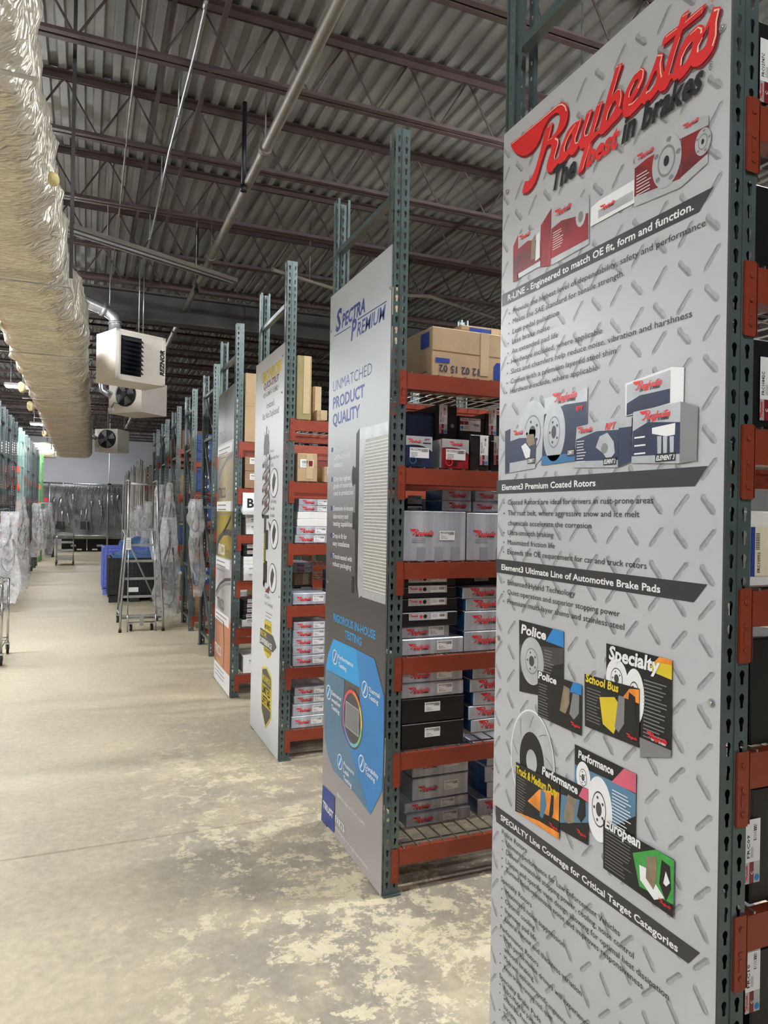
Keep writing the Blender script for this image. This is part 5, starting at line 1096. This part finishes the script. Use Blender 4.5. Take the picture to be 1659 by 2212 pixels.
stack(RA, 'fifth shelf', 'third from left', E5, 1015, 1057, Ya + .01, [(.178, 'blackup', 0, 0, 0, 'FRC12617C')], .2)
stack(RA, 'fifth shelf', 'fourth from left', E5, 1059, 3130, Ya + .06, [(.16, 'blacktall', 0, 0, 0, 'FRC11800')], .2)
stack(RA, 'fifth shelf', 'behind the navy carton', E5, 880, 938, Ya + .2, [(.13, 'black'), (.17, 'bluebox')], .3)
stack(RA, 'fifth shelf', 'behind the red carton', E5, 941, 987, Ya + .19, [(.15, 'black'), (.19, 'blacktall', 0, 0, -.02, 'FRC11596C')], .3)
stack(RA, 'fifth shelf', 'back middle', E5, 990, 1046, Ya + .22, [(.17, 'black'), (.13, 'blackwide', 0, 0, -.01, 'FRC10964')], .3)
stack(RA, 'fifth shelf', 'back right', E5, 1048, 3140, Ya + .25, [(.18, 'black'), (.15, 'blacktall', 0, 0, 0, 'FRC10707C')], .3)
# top level: export cartons printed upside down
zt = LV[5] + .0065
xa = x_at(937, Ya, zt + .1); t = carton(xa, xa + .62, Ya + .02, zt, .245, .5, 'kraft', 'wide tan carton with upside-down digits on top of rack behind radiator board', 'cartons on top of the racks', rz=.03)
b = MB(); F_ = -.0018; b.add(text('12 02 15 02', .02, 0), (.272, F_, .058), (-1, 0, 0), (0, 0, -1), mat('dark_navy_ink', (40, 44, 70), .6), .05); b.box((.02, F_, .068), (.1, F_ + .0004, .092), NAVY); b.build('printed_text', t)
b = MB(); b.poly([(.36, F_, 0.01), (.36, F_, .08), (.375, F_, .1), (.5, F_, .1), (.5, F_, .01)], NAVY); b.build('printed_mark', t); b = MB()
b.add(text('12 02 15 02', .02, 0), (-.0015, .05, .03), (0, 1, 0), (0, 0, -1), BLACK, .036); b.poly([(-.002, .03, .15), (-.002, .12, .15), (-.002, .12, .225), (-.002, .03, .225)], NAVY); b.build('printed_text', t)
xa = x_at(1000, Ya + .1, zt + .3); t = carton(xa, xa + .4, Ya + .12, zt + .246, .055, .35, 'kraft', 'flat tan carton with blue print lying on the wide tan carton', 'cartons on top of the racks')
b = MB(); b.box((.05, F_, .008), (.2, F_ + .0004, .045), NAVY); b.add(text('FRAM', .02, .2, 1), (.08, F_ - .0004, .018), (1, 0, 0), (0, 0, 1), WHITE, .02) if False else None; b.build('printed_mark', t)
xa = x_at(884, Ya + .3, zt + .3); t = carton(xa - .12, xa + .035, Ya + .46, zt, .56, .3, 'kraft2', 'tall brown carton standing on end beside the upright, rack behind radiator board', 'cartons on top of the racks', rz=0)
b = MB(); b.add(text('12 02 15 02', .02, 0, 1), (.147, F_, .1), (0, 0, 1), (-1, 0, 0), BLACK, .045); b.build('printed_text', t)

RB = 'rack behind strut board'; Yb = 5.11
stack(RB, 'lowest shelf', 'left', LV[0], 629, 3270, Yb, [(.088, 'silver'), (.085, 'silver', 3, 0, 0), (.06, 'silver', 6, 0, .01), (.058, 'silver', 7, 0, .02)], group=1)
stack(RB, 'second shelf', 'left', LV[1], 632, 3275, Yb, [(.078, 'silver'), (.07, 'silver'), (.058, 'silver'), (.06, 'silver', 1, 0, 0), (.06, 'silver', 2, 0, 0)])
stack(RB, 'third shelf', 'left', LV[2], 633, 3270, Yb, [(.085, 'silver')])
stack(RB, 'third shelf', 'back', LV[2], 636, 3150, Yb + .4, [(.1, 'black'), (.1, 'kraft2'), (.04, 'silver'), (.04, 'silver')])
stack(RB, 'fourth shelf', 'left', LV[3], 637, 3260, Yb, [(.06, 'silver'), (.062, 'silver', 3, 0, 0), (.055, 'white', 5, 0, 0), (.052, 'white', 6, 0, 0), (.048, 'silver', 8, 0, 0), (.046, 'silver', 9, 0, 0)])
for lv, sh in ((0, 'lowest shelf'), (1, 'second shelf'), (2, 'third shelf'), (3, 'fourth shelf')):
    xx = x_at(640, Yb, LV[lv]) + .3; zz = LV[lv] + .0065
    for k in range(3): carton(xx, xx + .25, Yb + .02, zz, .08, .3, 'silverblue', 'silver carton, %s of second stack, %s, %s' % (ORD[k], sh, RB), rk_group(RB, sh)); zz += .081
stack(RB, 'fifth shelf', 'left', LV[4], 642, 685, Yb, [(.21, 'kraftlab')])
stack(RB, 'fifth shelf', 'right', LV[4], 700, 3160, Yb, [(.115, 'kraftlab')])
stack(RB, 'top', 'left', LV[5], 641, 673, Yb, [(.475, 'kraft3')])
stack(RB, 'top', 'middle', LV[5], 675, 686, Yb + .08, [(.27, 'kraft2')])
stack(RB, 'top', 'right', LV[5], 684, 3070, Yb, [(.082, 'kraft')])
RC_ = 'rack behind wiper board'; Yc = 7.01
stack(RC_, 'lowest shelf', 'left', LV[0], 525, 3300, Yc, [(.17, 'whitelab')])
stack(RC_, 'second shelf', 'left', LV[1], 522, 3290, Yc + .02, [(.07, 'whitelab'), (.048, 'blacklong', 2, 0, 0), (.05, 'blacklong', 4, 0, 0), (.045, 'blacklong', 4, 0, 0), (.045, 'blacklong', 5, 0, 0)])
stack(RC_, 'third shelf', 'left', LV[2], 526, 3290, Yc, [(.065, 'whitelab'), (.06, 'whitelab'), (.035, 'white'), (.035, 'white'), (.04, 'white'), (.055, 'blacklong'), (.06, 'blacklong')])
stack(RC_, 'fourth shelf', 'left', LV[3], 531, 3290, Yc + .02, [(.08, 'whitelab'), (.075, 'whitelab'), (.05, 'white')])
stack(RC_, 'fifth shelf', 'left', LV[4], 529, 3320, Yc, [(.17, 'kraft2lab'), (.14, 'kraft2lab')])
stack(RC_, 'top', 'left', LV[5], 529, 3300, Yc, [(.68, 'kraft')])
# paper sign hooked over the beam
b = MB(); xw = x_at(524, 6.97, 1.9); b.box((0, 0, 0), (.33, .002, .215), WHITE)
o = b.build('paper_sign'); o.location = (xw, 6.966, 1.79); tag(o, 'white paper sign with bold black letters taped over a shelf beam behind the strut board', 'sign')
b = MB(); b.add(text('BI', .03), (.045, -.001, .07), (1, 0, 0), (0, 0, 1), BLACK, .125); b.build('lettering', o)
# nearest rack: black cartons
R0n = 'nearest rack'
def near(i, z0, pu, kind, part, h, st='blacktall', dl=0, d=0.02):
    x = x_at(pu, 1.13 + d, z0 + .1)
    return carton(x, x + .18, 1.13 + d, z0 + .0065, h, .45, st, '%s, %s level of the nearest rack, right picture edge' % ('black carton' if 'black' in st else 'white carton', kind), 'cartons on the nearest rack', rz=0, part=part)
def nlabel(o, kind, st, px, py, s_=1.): 
    # label placed where it reads on the carton front
    q = on(1, o.location.y, px, py); put('label', label_mesh(kind, st), o, Matrix.Translation((q.x - o.location.x, -.0025, q.z - o.location.z)) @ Matrix.Diagonal((s_, 1, s_, 1)))
for i, (z0, kind, part, h, ly, lk) in enumerate(((LV0[7], 'top', 'FRC12747C', .2, 220, 1), (LV0[6], 'second from top', '', .19, 0, 0), (LV0[5], 'third from top', 'FRC10842C', .2, 908, 1), (LV0[3], 'fourth from bottom', '', .24, 0, 0), (LV0[2], 'third from bottom', 'FRC09', .26, 1910, 1), (LV0[1], 'second from bottom', 'FRC10', .25, 2190, 1), (LV0[0], 'bottom', '', .2, 0, 0))):
    o = near(i, z0, 1622, kind, part, h, 'plain'); o.data.materials[0] = BLACKC
    if lk: nlabel(o, 'tall', part or 'FRC', 1638 if i < 4 else 1606 + (i == 5) * 0, ly, .95)
o = near(9, LV0[4], 1618, 'middle', 'FRC10993', .17, 'plain'); o.data.materials[0] = WHITEC
q = on(1, o.location.y, 1620, 1245); b = MB(); ox, oz = q.x - o.location.x, q.z - o.location.z
b.box((ox, -.002, oz), (ox + .012, -.0012, oz + .11), NAVY); b.box((ox + .012, -.002, oz), (ox + .1, -.0012, oz + .11), mat('cream_label', (226, 216, 190), .5, 0, .02))
t = text('FRC10993', .01); b.add(t, (ox + .028, -.0026, oz + .008), (0, 0, 1), (-1, 0, 0), BLACK, .045 / t[2], .009 / CAP)
for k in range(10): b.box((ox + .014, -.0028, oz + .06 + k * .0038), (ox + .026, -.0024, oz + .0615 + k * .0038), BLACK)
b.build('label', o)

# ------------------------------------------------------------------ rolling warehouse ladder
t = empty('rolling_ladder', (.80, 11.5, 0), 0, 'tall grey steel rolling ladder standing at the right of the aisle', 'ladder')
YF = -.30
def lt(pts, r=.014, M=GALV, name='frame_tube', seg=8):
    b = MB(); b.tube(pts, r, M, seg); return b.build(name, t)
for s_ in (-1, 1):
    w0, w1_ = .305, .205
    lt([(s_ * w0, YF, 0.03), (s_ * w0 * .98, YF, .3), (s_ * w1_ * 1.05, YF + .12, 1.55), (s_ * w1_, YF + .14, 2.24)], .017, GALV, 'side_rail')
    lt([(s_ * w1_, YF + .14, 2.24), (s_ * w1_, YF + .2, 2.27), (s_ * w1_, .6, 2.27), (s_ * w1_, .62, 1.5)], .014, GALV, 'handrail')
    lt([(s_ * w1_, .62, 1.5), (s_ * w0, .72, .12)], .016, GALV, 'rear_leg')
    lt([(s_ * .2, YF + .02, .25), (s_ * .2, YF + .02, .0)], .011, GALV, 'frame_tube')
    lt([(s_ * w0, YF, .25), (s_ * w0, .7, .2)], .014)
    b = MB(); b.tube([(s_ * w0, YF, 0), (s_ * w0, YF, .04)], .024, RUB, 10); b.build('foot', t)
    lt([(s_ * .2, YF + .05, .25), (s_ * .19, YF + .3, 1.5)], .008)
for z in (.254, .528, .788, 1.049, 1.288, 1.528):
    wz = lerp(.285, .19, (z - .25) / 1.3); y = YF + .02 + (z - .25) * .33; b = MB(); b.box((-wz, y, z - .03), (wz, y + .14, z - .022), GALV)
    b.box((-wz, y - .003, z - .032), (wz, y, z + .006), GALV)
    for k in range(12): xx = -wz + .02 + k * (2 * wz - .04) / 11; b.box((xx - .006, y + .01, z - .022), (xx + .006, y + .13, z - .018), GALV)
    b.build('step', t)
b = MB(); b.tube([(-.205, YF + .14, 2.2), (.205, YF + .14, 2.2)], .012, GALV); b.build('rail', t)
b = MB(); b.tube([(-.205, .6, 2.24), (.205, .6, 2.24)], .012, GALV); b.build('rail', t)
b = MB(); b.tube([(-.26, .3, 1.5), (.29, .7, .3)], .014, GALV); b.build('brace', t)
b = MB(); b.tube([(-.28, YF + .05, .2), (.28, YF + .05, .2)], .014, GALV); b.tube([(-.2, YF + .1, .13), (.2, YF + .1, .13)], .01, GALV); b.box((-.03, YF + .02, .08), (.03, YF + .06, .22), GALV); b.build('rail', t)
def caster(par, x, y, r=.05, M=RUB, z0=0., fork=GALV):
    b = MB(); b.disc((x, y, z0 + r), (1, .15, 0), r, .028, M, 20); w2 = b.build('caster', par)
    c = MB(); c.disc((x, y, z0 + r), (1, .15, 0), r * .55, .032, fork, 16); c.build('hub', w2)
    c = MB()
    for s2 in (-1, 1): c.box((x + s2 * .022 - .002, y - .015, z0 + r), (x + s2 * .022 + .002, y + .015, z0 + 2 * r + .02), fork)
    c.box((x - .025, y - .02, z0 + 2 * r + .01), (x + .025, y + .02, z0 + 2 * r + .025), fork); c.build('fork', w2)
for x in (-.15, .15): caster(t, x, YF + .12, .05)
for x in (-.3, .3): caster(t, x, .72, .055)
b = MB(); b.box((-.235, YF + .05, 1.22), (-.17, YF + .056, 1.40), WHITEC)
for k in range(5): b.box((-.225, YF + .048, 1.25 + k * .025), (-.18, YF + .0505, 1.26 + k * .025), GREYI)
b.build('label', t)
# ------------------------------------------------------------------ bulk crates
def crate(name, x, y, w_, d_, h_, M, label, cloth=None):
    t = empty(name, (x, y, 0), 0, label, 'crate'); b = MB(); th = .03; z0 = .12
    for (xa, ya, xb, yb) in ((0, 0, w_, th), (0, d_ - th, w_, d_), (0, th, th, d_ - th), (w_ - th, th, w_, d_ - th)): b.box((xa, ya, z0), (xb, yb, h_), M)
    b.box((0, 0, z0), (w_, d_, z0 + .03), M); b.build('wall_shell', t)
    for (xa, ya, dx, dy) in ((0, -.02, 1, 0), (-.02, 0, 0, 1)):
        L_ = w_ if dx else d_; r_ = MB(); n = int(L_ / .07)
        for k in range(n + 1):
            u = k * L_ / n; r_.box((xa + dx * (u - .008), ya + dy * (u - .008), z0), (xa + dx * (u + .008) + (1 - dx) * .02, ya + dy * (u + .008) + (1 - dy) * .02, h_), M)
        m_ = int((h_ - z0) / .07)
        for k in range(m_ + 1):
            z = z0 + k * (h_ - z0) / m_; r_.box((xa - .004 * dx, ya - .004 * dy, z - .009), (xa + dx * L_ + (1 - dx) * .02, ya + dy * L_ + (1 - dy) * .02, z + .009), M)
        r_.build('rib_grid', t)
    for x_ in (.0, w_ / 2 - .09, w_ - .18):
        for y_ in (0, d_ - .15): f = MB(); f.box((x_, y_, 0), (x_ + .18, y_ + .15, z0), M if M is not BPLAS else BPLAS); f.build('foot', t)
    f = MB(); f.box((w_ * .36, -.028, .2), (w_ * .36 + .2, -.021, .29), WHITE); f.build('label', t)
    return t
t = crate('bulk_crate', .44, 14.85, .95, 1.1, .86, BPLAS, 'black ribbed bulk crate on the floor behind the rolling ladder'); 
def cloth(name, x0, x1, y0, y1, z, amp, M, label, seed):
    b = MB(); n = 14
    for j in range(n + 1):
        for i in range(n + 1):
            u, v = i / n, j / n; b.v.append((lerp(x0, x1, u), lerp(y0, y1, v), z + amp * (.3 + noise.noise(Vector((u * 3 + seed, v * 3, seed)))) + amp * math.sin(u * 3.1) * math.sin(v * 3.1)))
    for j in range(n):
        for i in range(n): a = j * (n + 1) + i; b.face((a, a + 1, a + n + 2, a + n + 1), M, True)
    n0 = len(b.v)
    b.v += [(p[0], p[1], z - .04) for p in b.v[:n0]]
    for j in range(n):
        for i in range(n): a = n0 + j * (n + 1) + i; b.face((a + n + 1, a + n + 2, a + 1, a), M, True)
    for k in range(n):
        for a, c in ((k, k + 1), (n * (n + 1) + k + 1, n * (n + 1) + k), ((k + 1) * (n + 1), k * (n + 1)), (k * (n + 1) + n, (k + 1) * (n + 1) + n)): b.face((a, c, c + n0, a + n0), M)
    tag(b.build(name), label, 'cloth')
cloth('folded_cover', .50, 1.34, 15.0, 15.85, .9, .07, TARP, 'blue cloth cover heaped on top of the black ribbed crate', 2)
t = crate('bulk_crate', .36, 16.25, 1.03, 1.15, 1.0, UPLAS, 'blue-violet ribbed bulk crate standing behind the black one')
cloth('folded_cover', .70, 1.36, 16.3, 17.2, 1.04, .12, TARP, 'light blue cloth cover sagging over the blue-violet crate', 6)
for i, (x, w_) in enumerate(((-.9, .95), (.1, 1.0), (1.15, .5))):
    t = crate('bulk_crate', x, 33.0, w_, 1.1, .58, BPLAS, 'low black crate under the hanging exhaust pipes, %s' % ('left', 'middle', 'right')[i])
# ------------------------------------------------------------------ wire carts
def cart(x, y, rz, label, W_=.42, D_=.75, H_=1.04, solid=False):
    t = empty('shelf_cart', (x, y, 0), rz, label, 'cart'); lz = (.2, .48, .74, H_ - .05) if solid else (.2, .62, .94)
    for sx in (-1, 1):
        for sy in (-1, 1):
            b = MB(); b.tube([(sx * W_ / 2, sy * D_ / 2, .14), (sx * W_ / 2, sy * D_ / 2, lz[-1])], .014, CHROME, 8); b.build('post', t); caster(t, sx * W_ / 2, sy * D_ / 2, .058, RUB)
    for z in lz:
        b = MB()
        for sx in (-1, 1): b.tube([(sx * W_ / 2, -D_ / 2, z), (sx * W_ / 2, D_ / 2, z)], .007, CHROME, 6)
        for sy in (-1, 1): b.tube([(-W_ / 2, sy * D_ / 2, z), (W_ / 2, sy * D_ / 2, z)], .007, CHROME, 6)
        for sy in (-1, 1): b.tube([(-W_ / 2, sy * D_ / 2, z - .035), (W_ / 2, sy * D_ / 2, z - .035)], .005, CHROME, 6)
        if solid: b.box((-W_ / 2, -D_ / 2, z - .03), (W_ / 2, D_ / 2, z - .022), GALV); b.box((-W_ / 2, -D_ / 2 - .004, z - .03), (W_ / 2, -D_ / 2, z + .03), GALV)
        else:
            for k in range(1, 16): xx = -W_ / 2 + k * W_ / 16; b.box((xx - .0015, -D_ / 2, z - .003), (xx + .0015, D_ / 2, z), CHROME)
        b.build('shelf', t)
    b = MB(); b.tube([(-W_ / 2, -D_ / 2, H_ - .12), (-W_ / 2, -D_ / 2 - .02, H_ - .03), (-W_ / 2 + .04, -D_ / 2 - .04, H_), (W_ / 2 - .04, -D_ / 2 - .04, H_), (W_ / 2, -D_ / 2 - .02, H_ - .03), (W_ / 2, -D_ / 2, H_ - .12)], .012, CHROME, 8); b.build('handle', t)
cart(-1.12, 9.62, 0, 'chrome wire cart cut off by the left picture edge, black rubber wheel showing', W_=.5)
cart(-.6, 25.35, .0, 'grey four-shelf cart standing in the aisle far down the hall', W_=.5, D_=.75, solid=True)

# ------------------------------------------------------------------ hanging bags
def hose(parent, pts, r, M=RUB, name='hose'):
    P = [Vector(p) for p in pts]; out = []
    for i in range(len(P) - 1):
        p0, p1, p2, p3 = P[max(i - 1, 0)], P[i], P[i + 1], P[min(i + 2, len(P) - 1)]
        for k in range(5): u = k / 5; out.append(.5 * ((2 * p1) + (p2 - p0) * u + (2 * p0 - 5 * p1 + 4 * p2 - p3) * u * u + (3 * p1 - p0 - 3 * p2 + p3) * u ** 3))
    out.append(P[-1]); b = MB(); b.tube(out, r, M, 7); return b.build(name, parent)
def bag(x, y, z0, z1, wd, label, seed, taper=.5, hoses=2, lean=0.):
    """crumpled clear bag hanging against a rack end; wide in Y, thin in X"""
    sg_ = 1 if x > 0 else -1
    t = empty('plastic_bag', (x, y, z1), 0, label, 'bag', 'clear bags of hoses and cables hung on the racks'); rr = random.Random(seed); b = MB(); NU, NV = 26, 34; H = z1 - z0
    for j in range(NV + 1):
        v = j / NV; w_ = wd * lerp(taper, 1, min(1, v * 1.7)) * (1 - .35 * max(0, v - .8) / .2)
        for i in range(NU):
            a = 2 * math.pi * i / NU; n1 = noise.noise(Vector((math.cos(a) * 1.3 + seed, math.sin(a) * 1.3, v * 4))); n2 = noise.noise(Vector((math.cos(a) * 2.5, math.sin(a) * 2.5 + seed, v * 7)))
            th = .05 * math.sin(math.pi * min(1, v * .9 + .08)) + .006
            b.v.append((math.cos(a) * w_ / 2 * (1 + .3 * n1) + .05 * noise.noise(Vector((seed, v * 3, 0))) + lean * v, math.sin(a) * th * (1 + .6 * n2) + .012 * n2, -v * H + .04 * n1 * (v > .1)))
    for j in range(NV):
        for i in range(NU): a = j * NU + i; c = j * NU + (i + 1) % NU; b.face((a, c, c + NU, a + NU), BAG, True)
    b.face([NV * NU + i for i in range(NU)], BAG); b.build('bag_film', t)
    for k in range(hoses):
        yo = rr.uniform(-.1, .1) * wd; q = rr.uniform(.35, .8)
        hose(t, [(yo, 0, -.03), (yo + .1 * wd, .02, -H * .25), (yo - .2 * wd, -.02, -H * q), (yo + .05 * wd, 0, -H * (q + .12)), (yo + .28 * wd, .01, -H * q), (yo + .2 * wd, 0, -H * .3)], .007, RUB)
    b = MB(); b.tube([(sg_ * .2, 0, .03), (.0, 0, .05), (-.02 * sg_, 0, .01), (0, 0, -.04)], .004, GALV, 6); b.build('hook', t)
for i, (x, y, z0, z1, wd, tp, hs, lab) in enumerate((
    (1.31, 9.4, 1.46, 1.97, .19, .9, 1, 'small clear bag with a coiled cable on the first rack without a display board'),
    (1.36, 9.62, .68, 1.95, .18, .8, 2, 'long narrow clear bag hanging behind the small coiled-cable bag'),
    (1.24, 11.99, .06, 1.7, .42, .5, 3, 'huge crumpled clear bag reaching nearly to the floor beside the ladder'),
    (1.36, 13.0, .9, 2.3, .3, .3, 2, 'long clear bag hanging above the huge bag, right of the ladder'),
    (1.30, 13.97, .85, 2.3, .36, .4, 3, 'cloudy bag with bent black tubes, seen just right of the ladder rails'),
    (1.28, 16.3, .4, 2.0, .36, .6, 2, 'cloudy bag behind the right ladder rail'),
    (1.24, 17.9, .5, 1.95, .36, .6, 2, 'cloudy bag seen through the ladder, right'),
    (1.22, 18.87, .5, 1.8, .36, .6, 3, 'cloudy bag seen through the ladder, middle'),
    (1.18, 20.6, .6, 1.9, .4, .6, 2, 'cloudy bag seen through the ladder, left'),
    (-1.22, 13.75, .15, 1.75, .4, .7, 2, 'big clear bag cut off by the left picture edge'),
    (-1.20, 15.9, .1, 2.05, .34, .5, 2, 'long clear bag with a knotted end, left of the aisle before the mint rack'),
    (-1.24, 17.3, .02, 1.6, .3, .6, 1, 'grey clear bag behind the knotted one, left of the aisle'),
    (-1.19, 20.98, .5, 1.95, .3, .7, 2, 'clear bag holding a white bent tube just behind the mint rack'),
    (-1.16, 22.88, .6, 1.8, .3, .7, 2, 'clear bag with a black wheel shape, left of the aisle'),
    (-1.1, 24.98, .25, 2.0, .38, .5, 2, 'long pale bag bulging at the bottom, left of the aisle near the green rack'))):
    bag(x, y, z0 + .02, z1, wd, lab, i * 3.7 + 1, tp, hs)
# wrapped long parts standing in the low bronze racks
for i in range(10):
    y = 19.2 + i * 1.0; t = MB(); x = 1.27 + .02 * (i % 3)
    for k in range(3): t.tube([(x + k * .055, y + .3, .02), (x + k * .055 + .02, y + .34, 3.0 + .1 * ((i + k) % 3))], .014, BRONZE if k % 2 else WHITEC, 6)
    tag(t.build('moulding_bundle'), 'tan bundle of upright mouldings, number %s of the row in the low bronze racks' % ('one', 'two', 'three', 'four', 'five', 'six', 'seven', 'eight', 'nine', 'ten')[i], 'bundle', 'bundles in the low bronze racks')
# bins and cartons on the racks beyond the boards
def simple(x0, x1, y, z, h, d_, st, lab, g=None): return carton(x0, x1, y, z + .006, h, d_, st, lab, g)
k = 0
for lv, items in ((.215, [('bigsilver', .26)]), (.66, [('silver', .12), ('white', .12), ('silver', .12)]), (1.12, [('silver', .08), ('silver', .08), ('black', .1), ('bluebox', .1)]), (1.58, [('white', .1), ('kraft2lab', .12), ('silver', .08)]), (2.04, [('whitelab', .14), ('kraft2', .15)]), (2.5, [('kraft2lab', .35), ('kraft', .4)])):
    z = lv
    for n, (st, h) in enumerate(items):
        simple(1.54, 1.92, 9.08, z, h, .4, st, '%s, %s of a stack, level %s of first boardless rack' % (DESC[st], ORD[n], ('one', 'two', 'three', 'four', 'five', 'six')[k]), 'boxes on the first rack without a board'); z += h + .001
    k += 1
for j, y in enumerate((11.09,)):
    for lvn, lv in enumerate((.215, .7, 1.2, 1.66, 2.1, 2.56)):
        z = lv
        for n in range(2 if lv < 2 else 3):
            st = 'bluebin' if lvn in (1, 3, 4, 5) else 'kraft2'
            simple(1.545, 1.80, y, z, .14, .4, st, '%s, %s, level %s of second boardless rack' % (DESC[st], ORD[n], ('one', 'two', 'three', 'four', 'five', 'six')[lvn]), 'bins on the second rack without a board'); z += .141
for j, y in enumerate((13.07, 15.04, 17.04)):
    for lvn, lv in enumerate((.3, 1.2, 2.1, 2.9)):
        st = ('kraft2', 'bluebin', 'kraft', 'kraft2')[(lvn + j) % 4]; b = MB(); b.box((.08, .01, lv + .001), (1.9, .86, lv + .012), KRAFT3); b.build('shelf_board', FAR[j])
        carton(1.56, 1.95, y + .03, lv + .0125, .34, .45, st, '%s on level %s of the %s boardless rack' % (DESC[st], ('one', 'two', 'three', 'four')[lvn], names[j]), 'boxes on the farther teal racks')
# ------------------------------------------------------------------ exhaust rail with hanging pipes
t = empty('exhaust_rail', (0, 31, 0), 0, 'grey pipe rack at the far wall holding exhaust parts', 'rack')
for z, nm in ((2.79, 'top_rail'), (.72, 'lower_rail')):
    b = MB(); b.tube([(-2.0, 0, z + .03), (3.2, 0, z)], .035, GALV, 10); b.build(nm, t)
for x in (-1.335, .82, 2.9):
    b = MB(); b.tube([(x, 0, 0), (x, 0, 2.85)], .035, GALV, 10); b.build('post', t)
b = MB(); n = 20
for j in range(n + 1):
    for i in range(41):
        u, v = i / 40, j / n; b.v.append((lerp(-1.7, 3.0, u), (.2 + .1 * noise.noise(Vector((u * 9, v * 5, 2)))) * min(1, (1 - v) * 6), lerp(.6, 2.76, v)))
for j in range(n):
    for i in range(40): a = j * 41 + i; b.face((a, a + 1, a + 42, a + 41), MASK, True)
n0 = len(b.v)
o = b.build('plastic_curtain'); o.location = (0, 31, 0); md = o.modifiers.new('thickness', 'SOLIDIFY'); md.thickness = .01; tag(o, 'crumpled grey plastic sheet hanging behind the exhaust pipes', 'curtain')
rr = random.Random(11); desc = ('slim bent', 'long kinked', 'thick', 'twin-bend', 'short hooked', 'straight')
pos = ['first', 'second', 'third', 'fourth', 'fifth', 'sixth', 'seventh', 'eighth', 'ninth', 'tenth', 'eleventh', 'twelfth', 'thirteenth', 'fourteenth', 'fifteenth', 'sixteenth', 'seventeenth', 'eighteenth', 'nineteenth', 'twentieth', 'twenty-first', 'twenty-second']
for i in range(22):
    y_ = -.1 - .13 * (i % 4)
    x = -1.18 + i * .118 + rr.uniform(-.02, .02); zt_ = 2.74; L_ = (1.7, 1.2, 1.5, 1.75, 1.35, 1.9, 1.1)[i % 7] * rr.uniform(.85, 1.05); P = [(x, y_, zt_ - .04)]; xx = x; z = zt_; ns = 6
    for k in range(ns): xx += rr.uniform(-.06, .06) * (1.2 if i % 3 else .4); z -= L_ / ns; P.append((xx, y_, z))
    t2 = empty('exhaust_pipe', (0, 31, 0), 0, 'exhaust pipe hanging on the far rail, %s from the left' % pos[i], 'pipe', 'exhaust pipes on the far rail')
    hose(t2, P, .022 if i % 2 else .028, EXH, 'pipe')
    if i % 3 != 1:
        k = 2 + (i % 2) * 2; q = Vector(P[k]); q2 = Vector(P[k + 1]); d = (q2 - q).normalized(); c = q; m_ = MB(); Lm = .34 if i % 4 else .22; r_ = .07 if i % 2 == 0 else .05
        m_.tube([c - d * .03, c, c + d * .02, c + d * (Lm - .02), c + d * Lm, c + d * (Lm + .03)], [.025, r_ * .8, r_, r_, r_ * .8, .025], MUF, 14); m_.build('muffler', t2)
    b = MB(); b.tube([(x, y_, zt_ - .1), (x, y_ * .5, zt_ + .05), (x, 0, zt_ + .09)], .006, GALV, 5); b.build('hook', t2)
# nested black totes, bins, small rack items at the far end
for k in range(9):
    b = MB(); w_ = .15; z = k * .085
    for s_, (a, c) in enumerate((((-w_, -.2), (w_, -.19)), ((-w_, .19), (w_, .2)), ((-w_, -.2), (-w_ + .01, .2)), ((w_ - .01, -.2), (w_, .2)))): b.box((a[0], a[1], z), (c[0], c[1], z + (.16 if k == 8 else .083)), BPLAS)
    b.box((-w_, -.2, z), (w_, .2, z + .01), BPLAS); b.box((-w_ - .015, -.215, z + (.145 if k == 8 else .06)), (w_ + .015, -.2, z + (.16 if k == 8 else .075)), BPLAS)
    o = b.build('tote'); o.location = (-1.22, 29.3, .0); tag(o, 'black tote in the nested pile at the far left, %s' % (ORD + ['topmost'])[k], 'tote', 'nested black totes')
for i, (x, z) in enumerate(((-.93, 1.0), (-.02, 1.0))):
    b = MB(); b.box((x - .16, 30.78, z), (x + .16, 30.95, z + .01), BPLAS)
    for a, c in (((x - .16, 30.78), (x + .16, 30.79)), ((x - .16, 30.94), (x + .16, 30.95)), ((x - .16, 30.78), (x - .15, 30.95)), ((x + .15, 30.78), (x + .16, 30.95))): b.box((a[0], a[1], z), (c[0], c[1], z + .3), BPLAS)
    b.tube([(x, 30.94, z + .28), (x, 31.0, z + 1.78)], .004, GALV, 5)
    tag(b.build('hanging_bin'), 'dark grey bin hung below the exhaust pipes, %s one' % ('left', 'right')[i], 'bin')
b = MB(); b.tube([(.85, 30.9, 2.8), (.85, 30.9, 5.8)], .02, WHITE, 8); b.disc((.85, 30.9, 2.83), (0, 0, 1), .07, .05, DARKM, 14); tag(b.build('downpipe'), 'thin white pole dropping from the ceiling to the exhaust rail', 'pole')
# red tag and small sign on the green rack
b = MB(); b.box((-1.30, 26.5, 2.02), (-1.17, 26.52, 2.16), REDTAG); b.box((-1.39, 26.49, 1.98), (-1.08, 26.598, 2.0), WHITE); tag(b.build('red_tag'), 'small red tag sticking out from the green rack', 'tag')
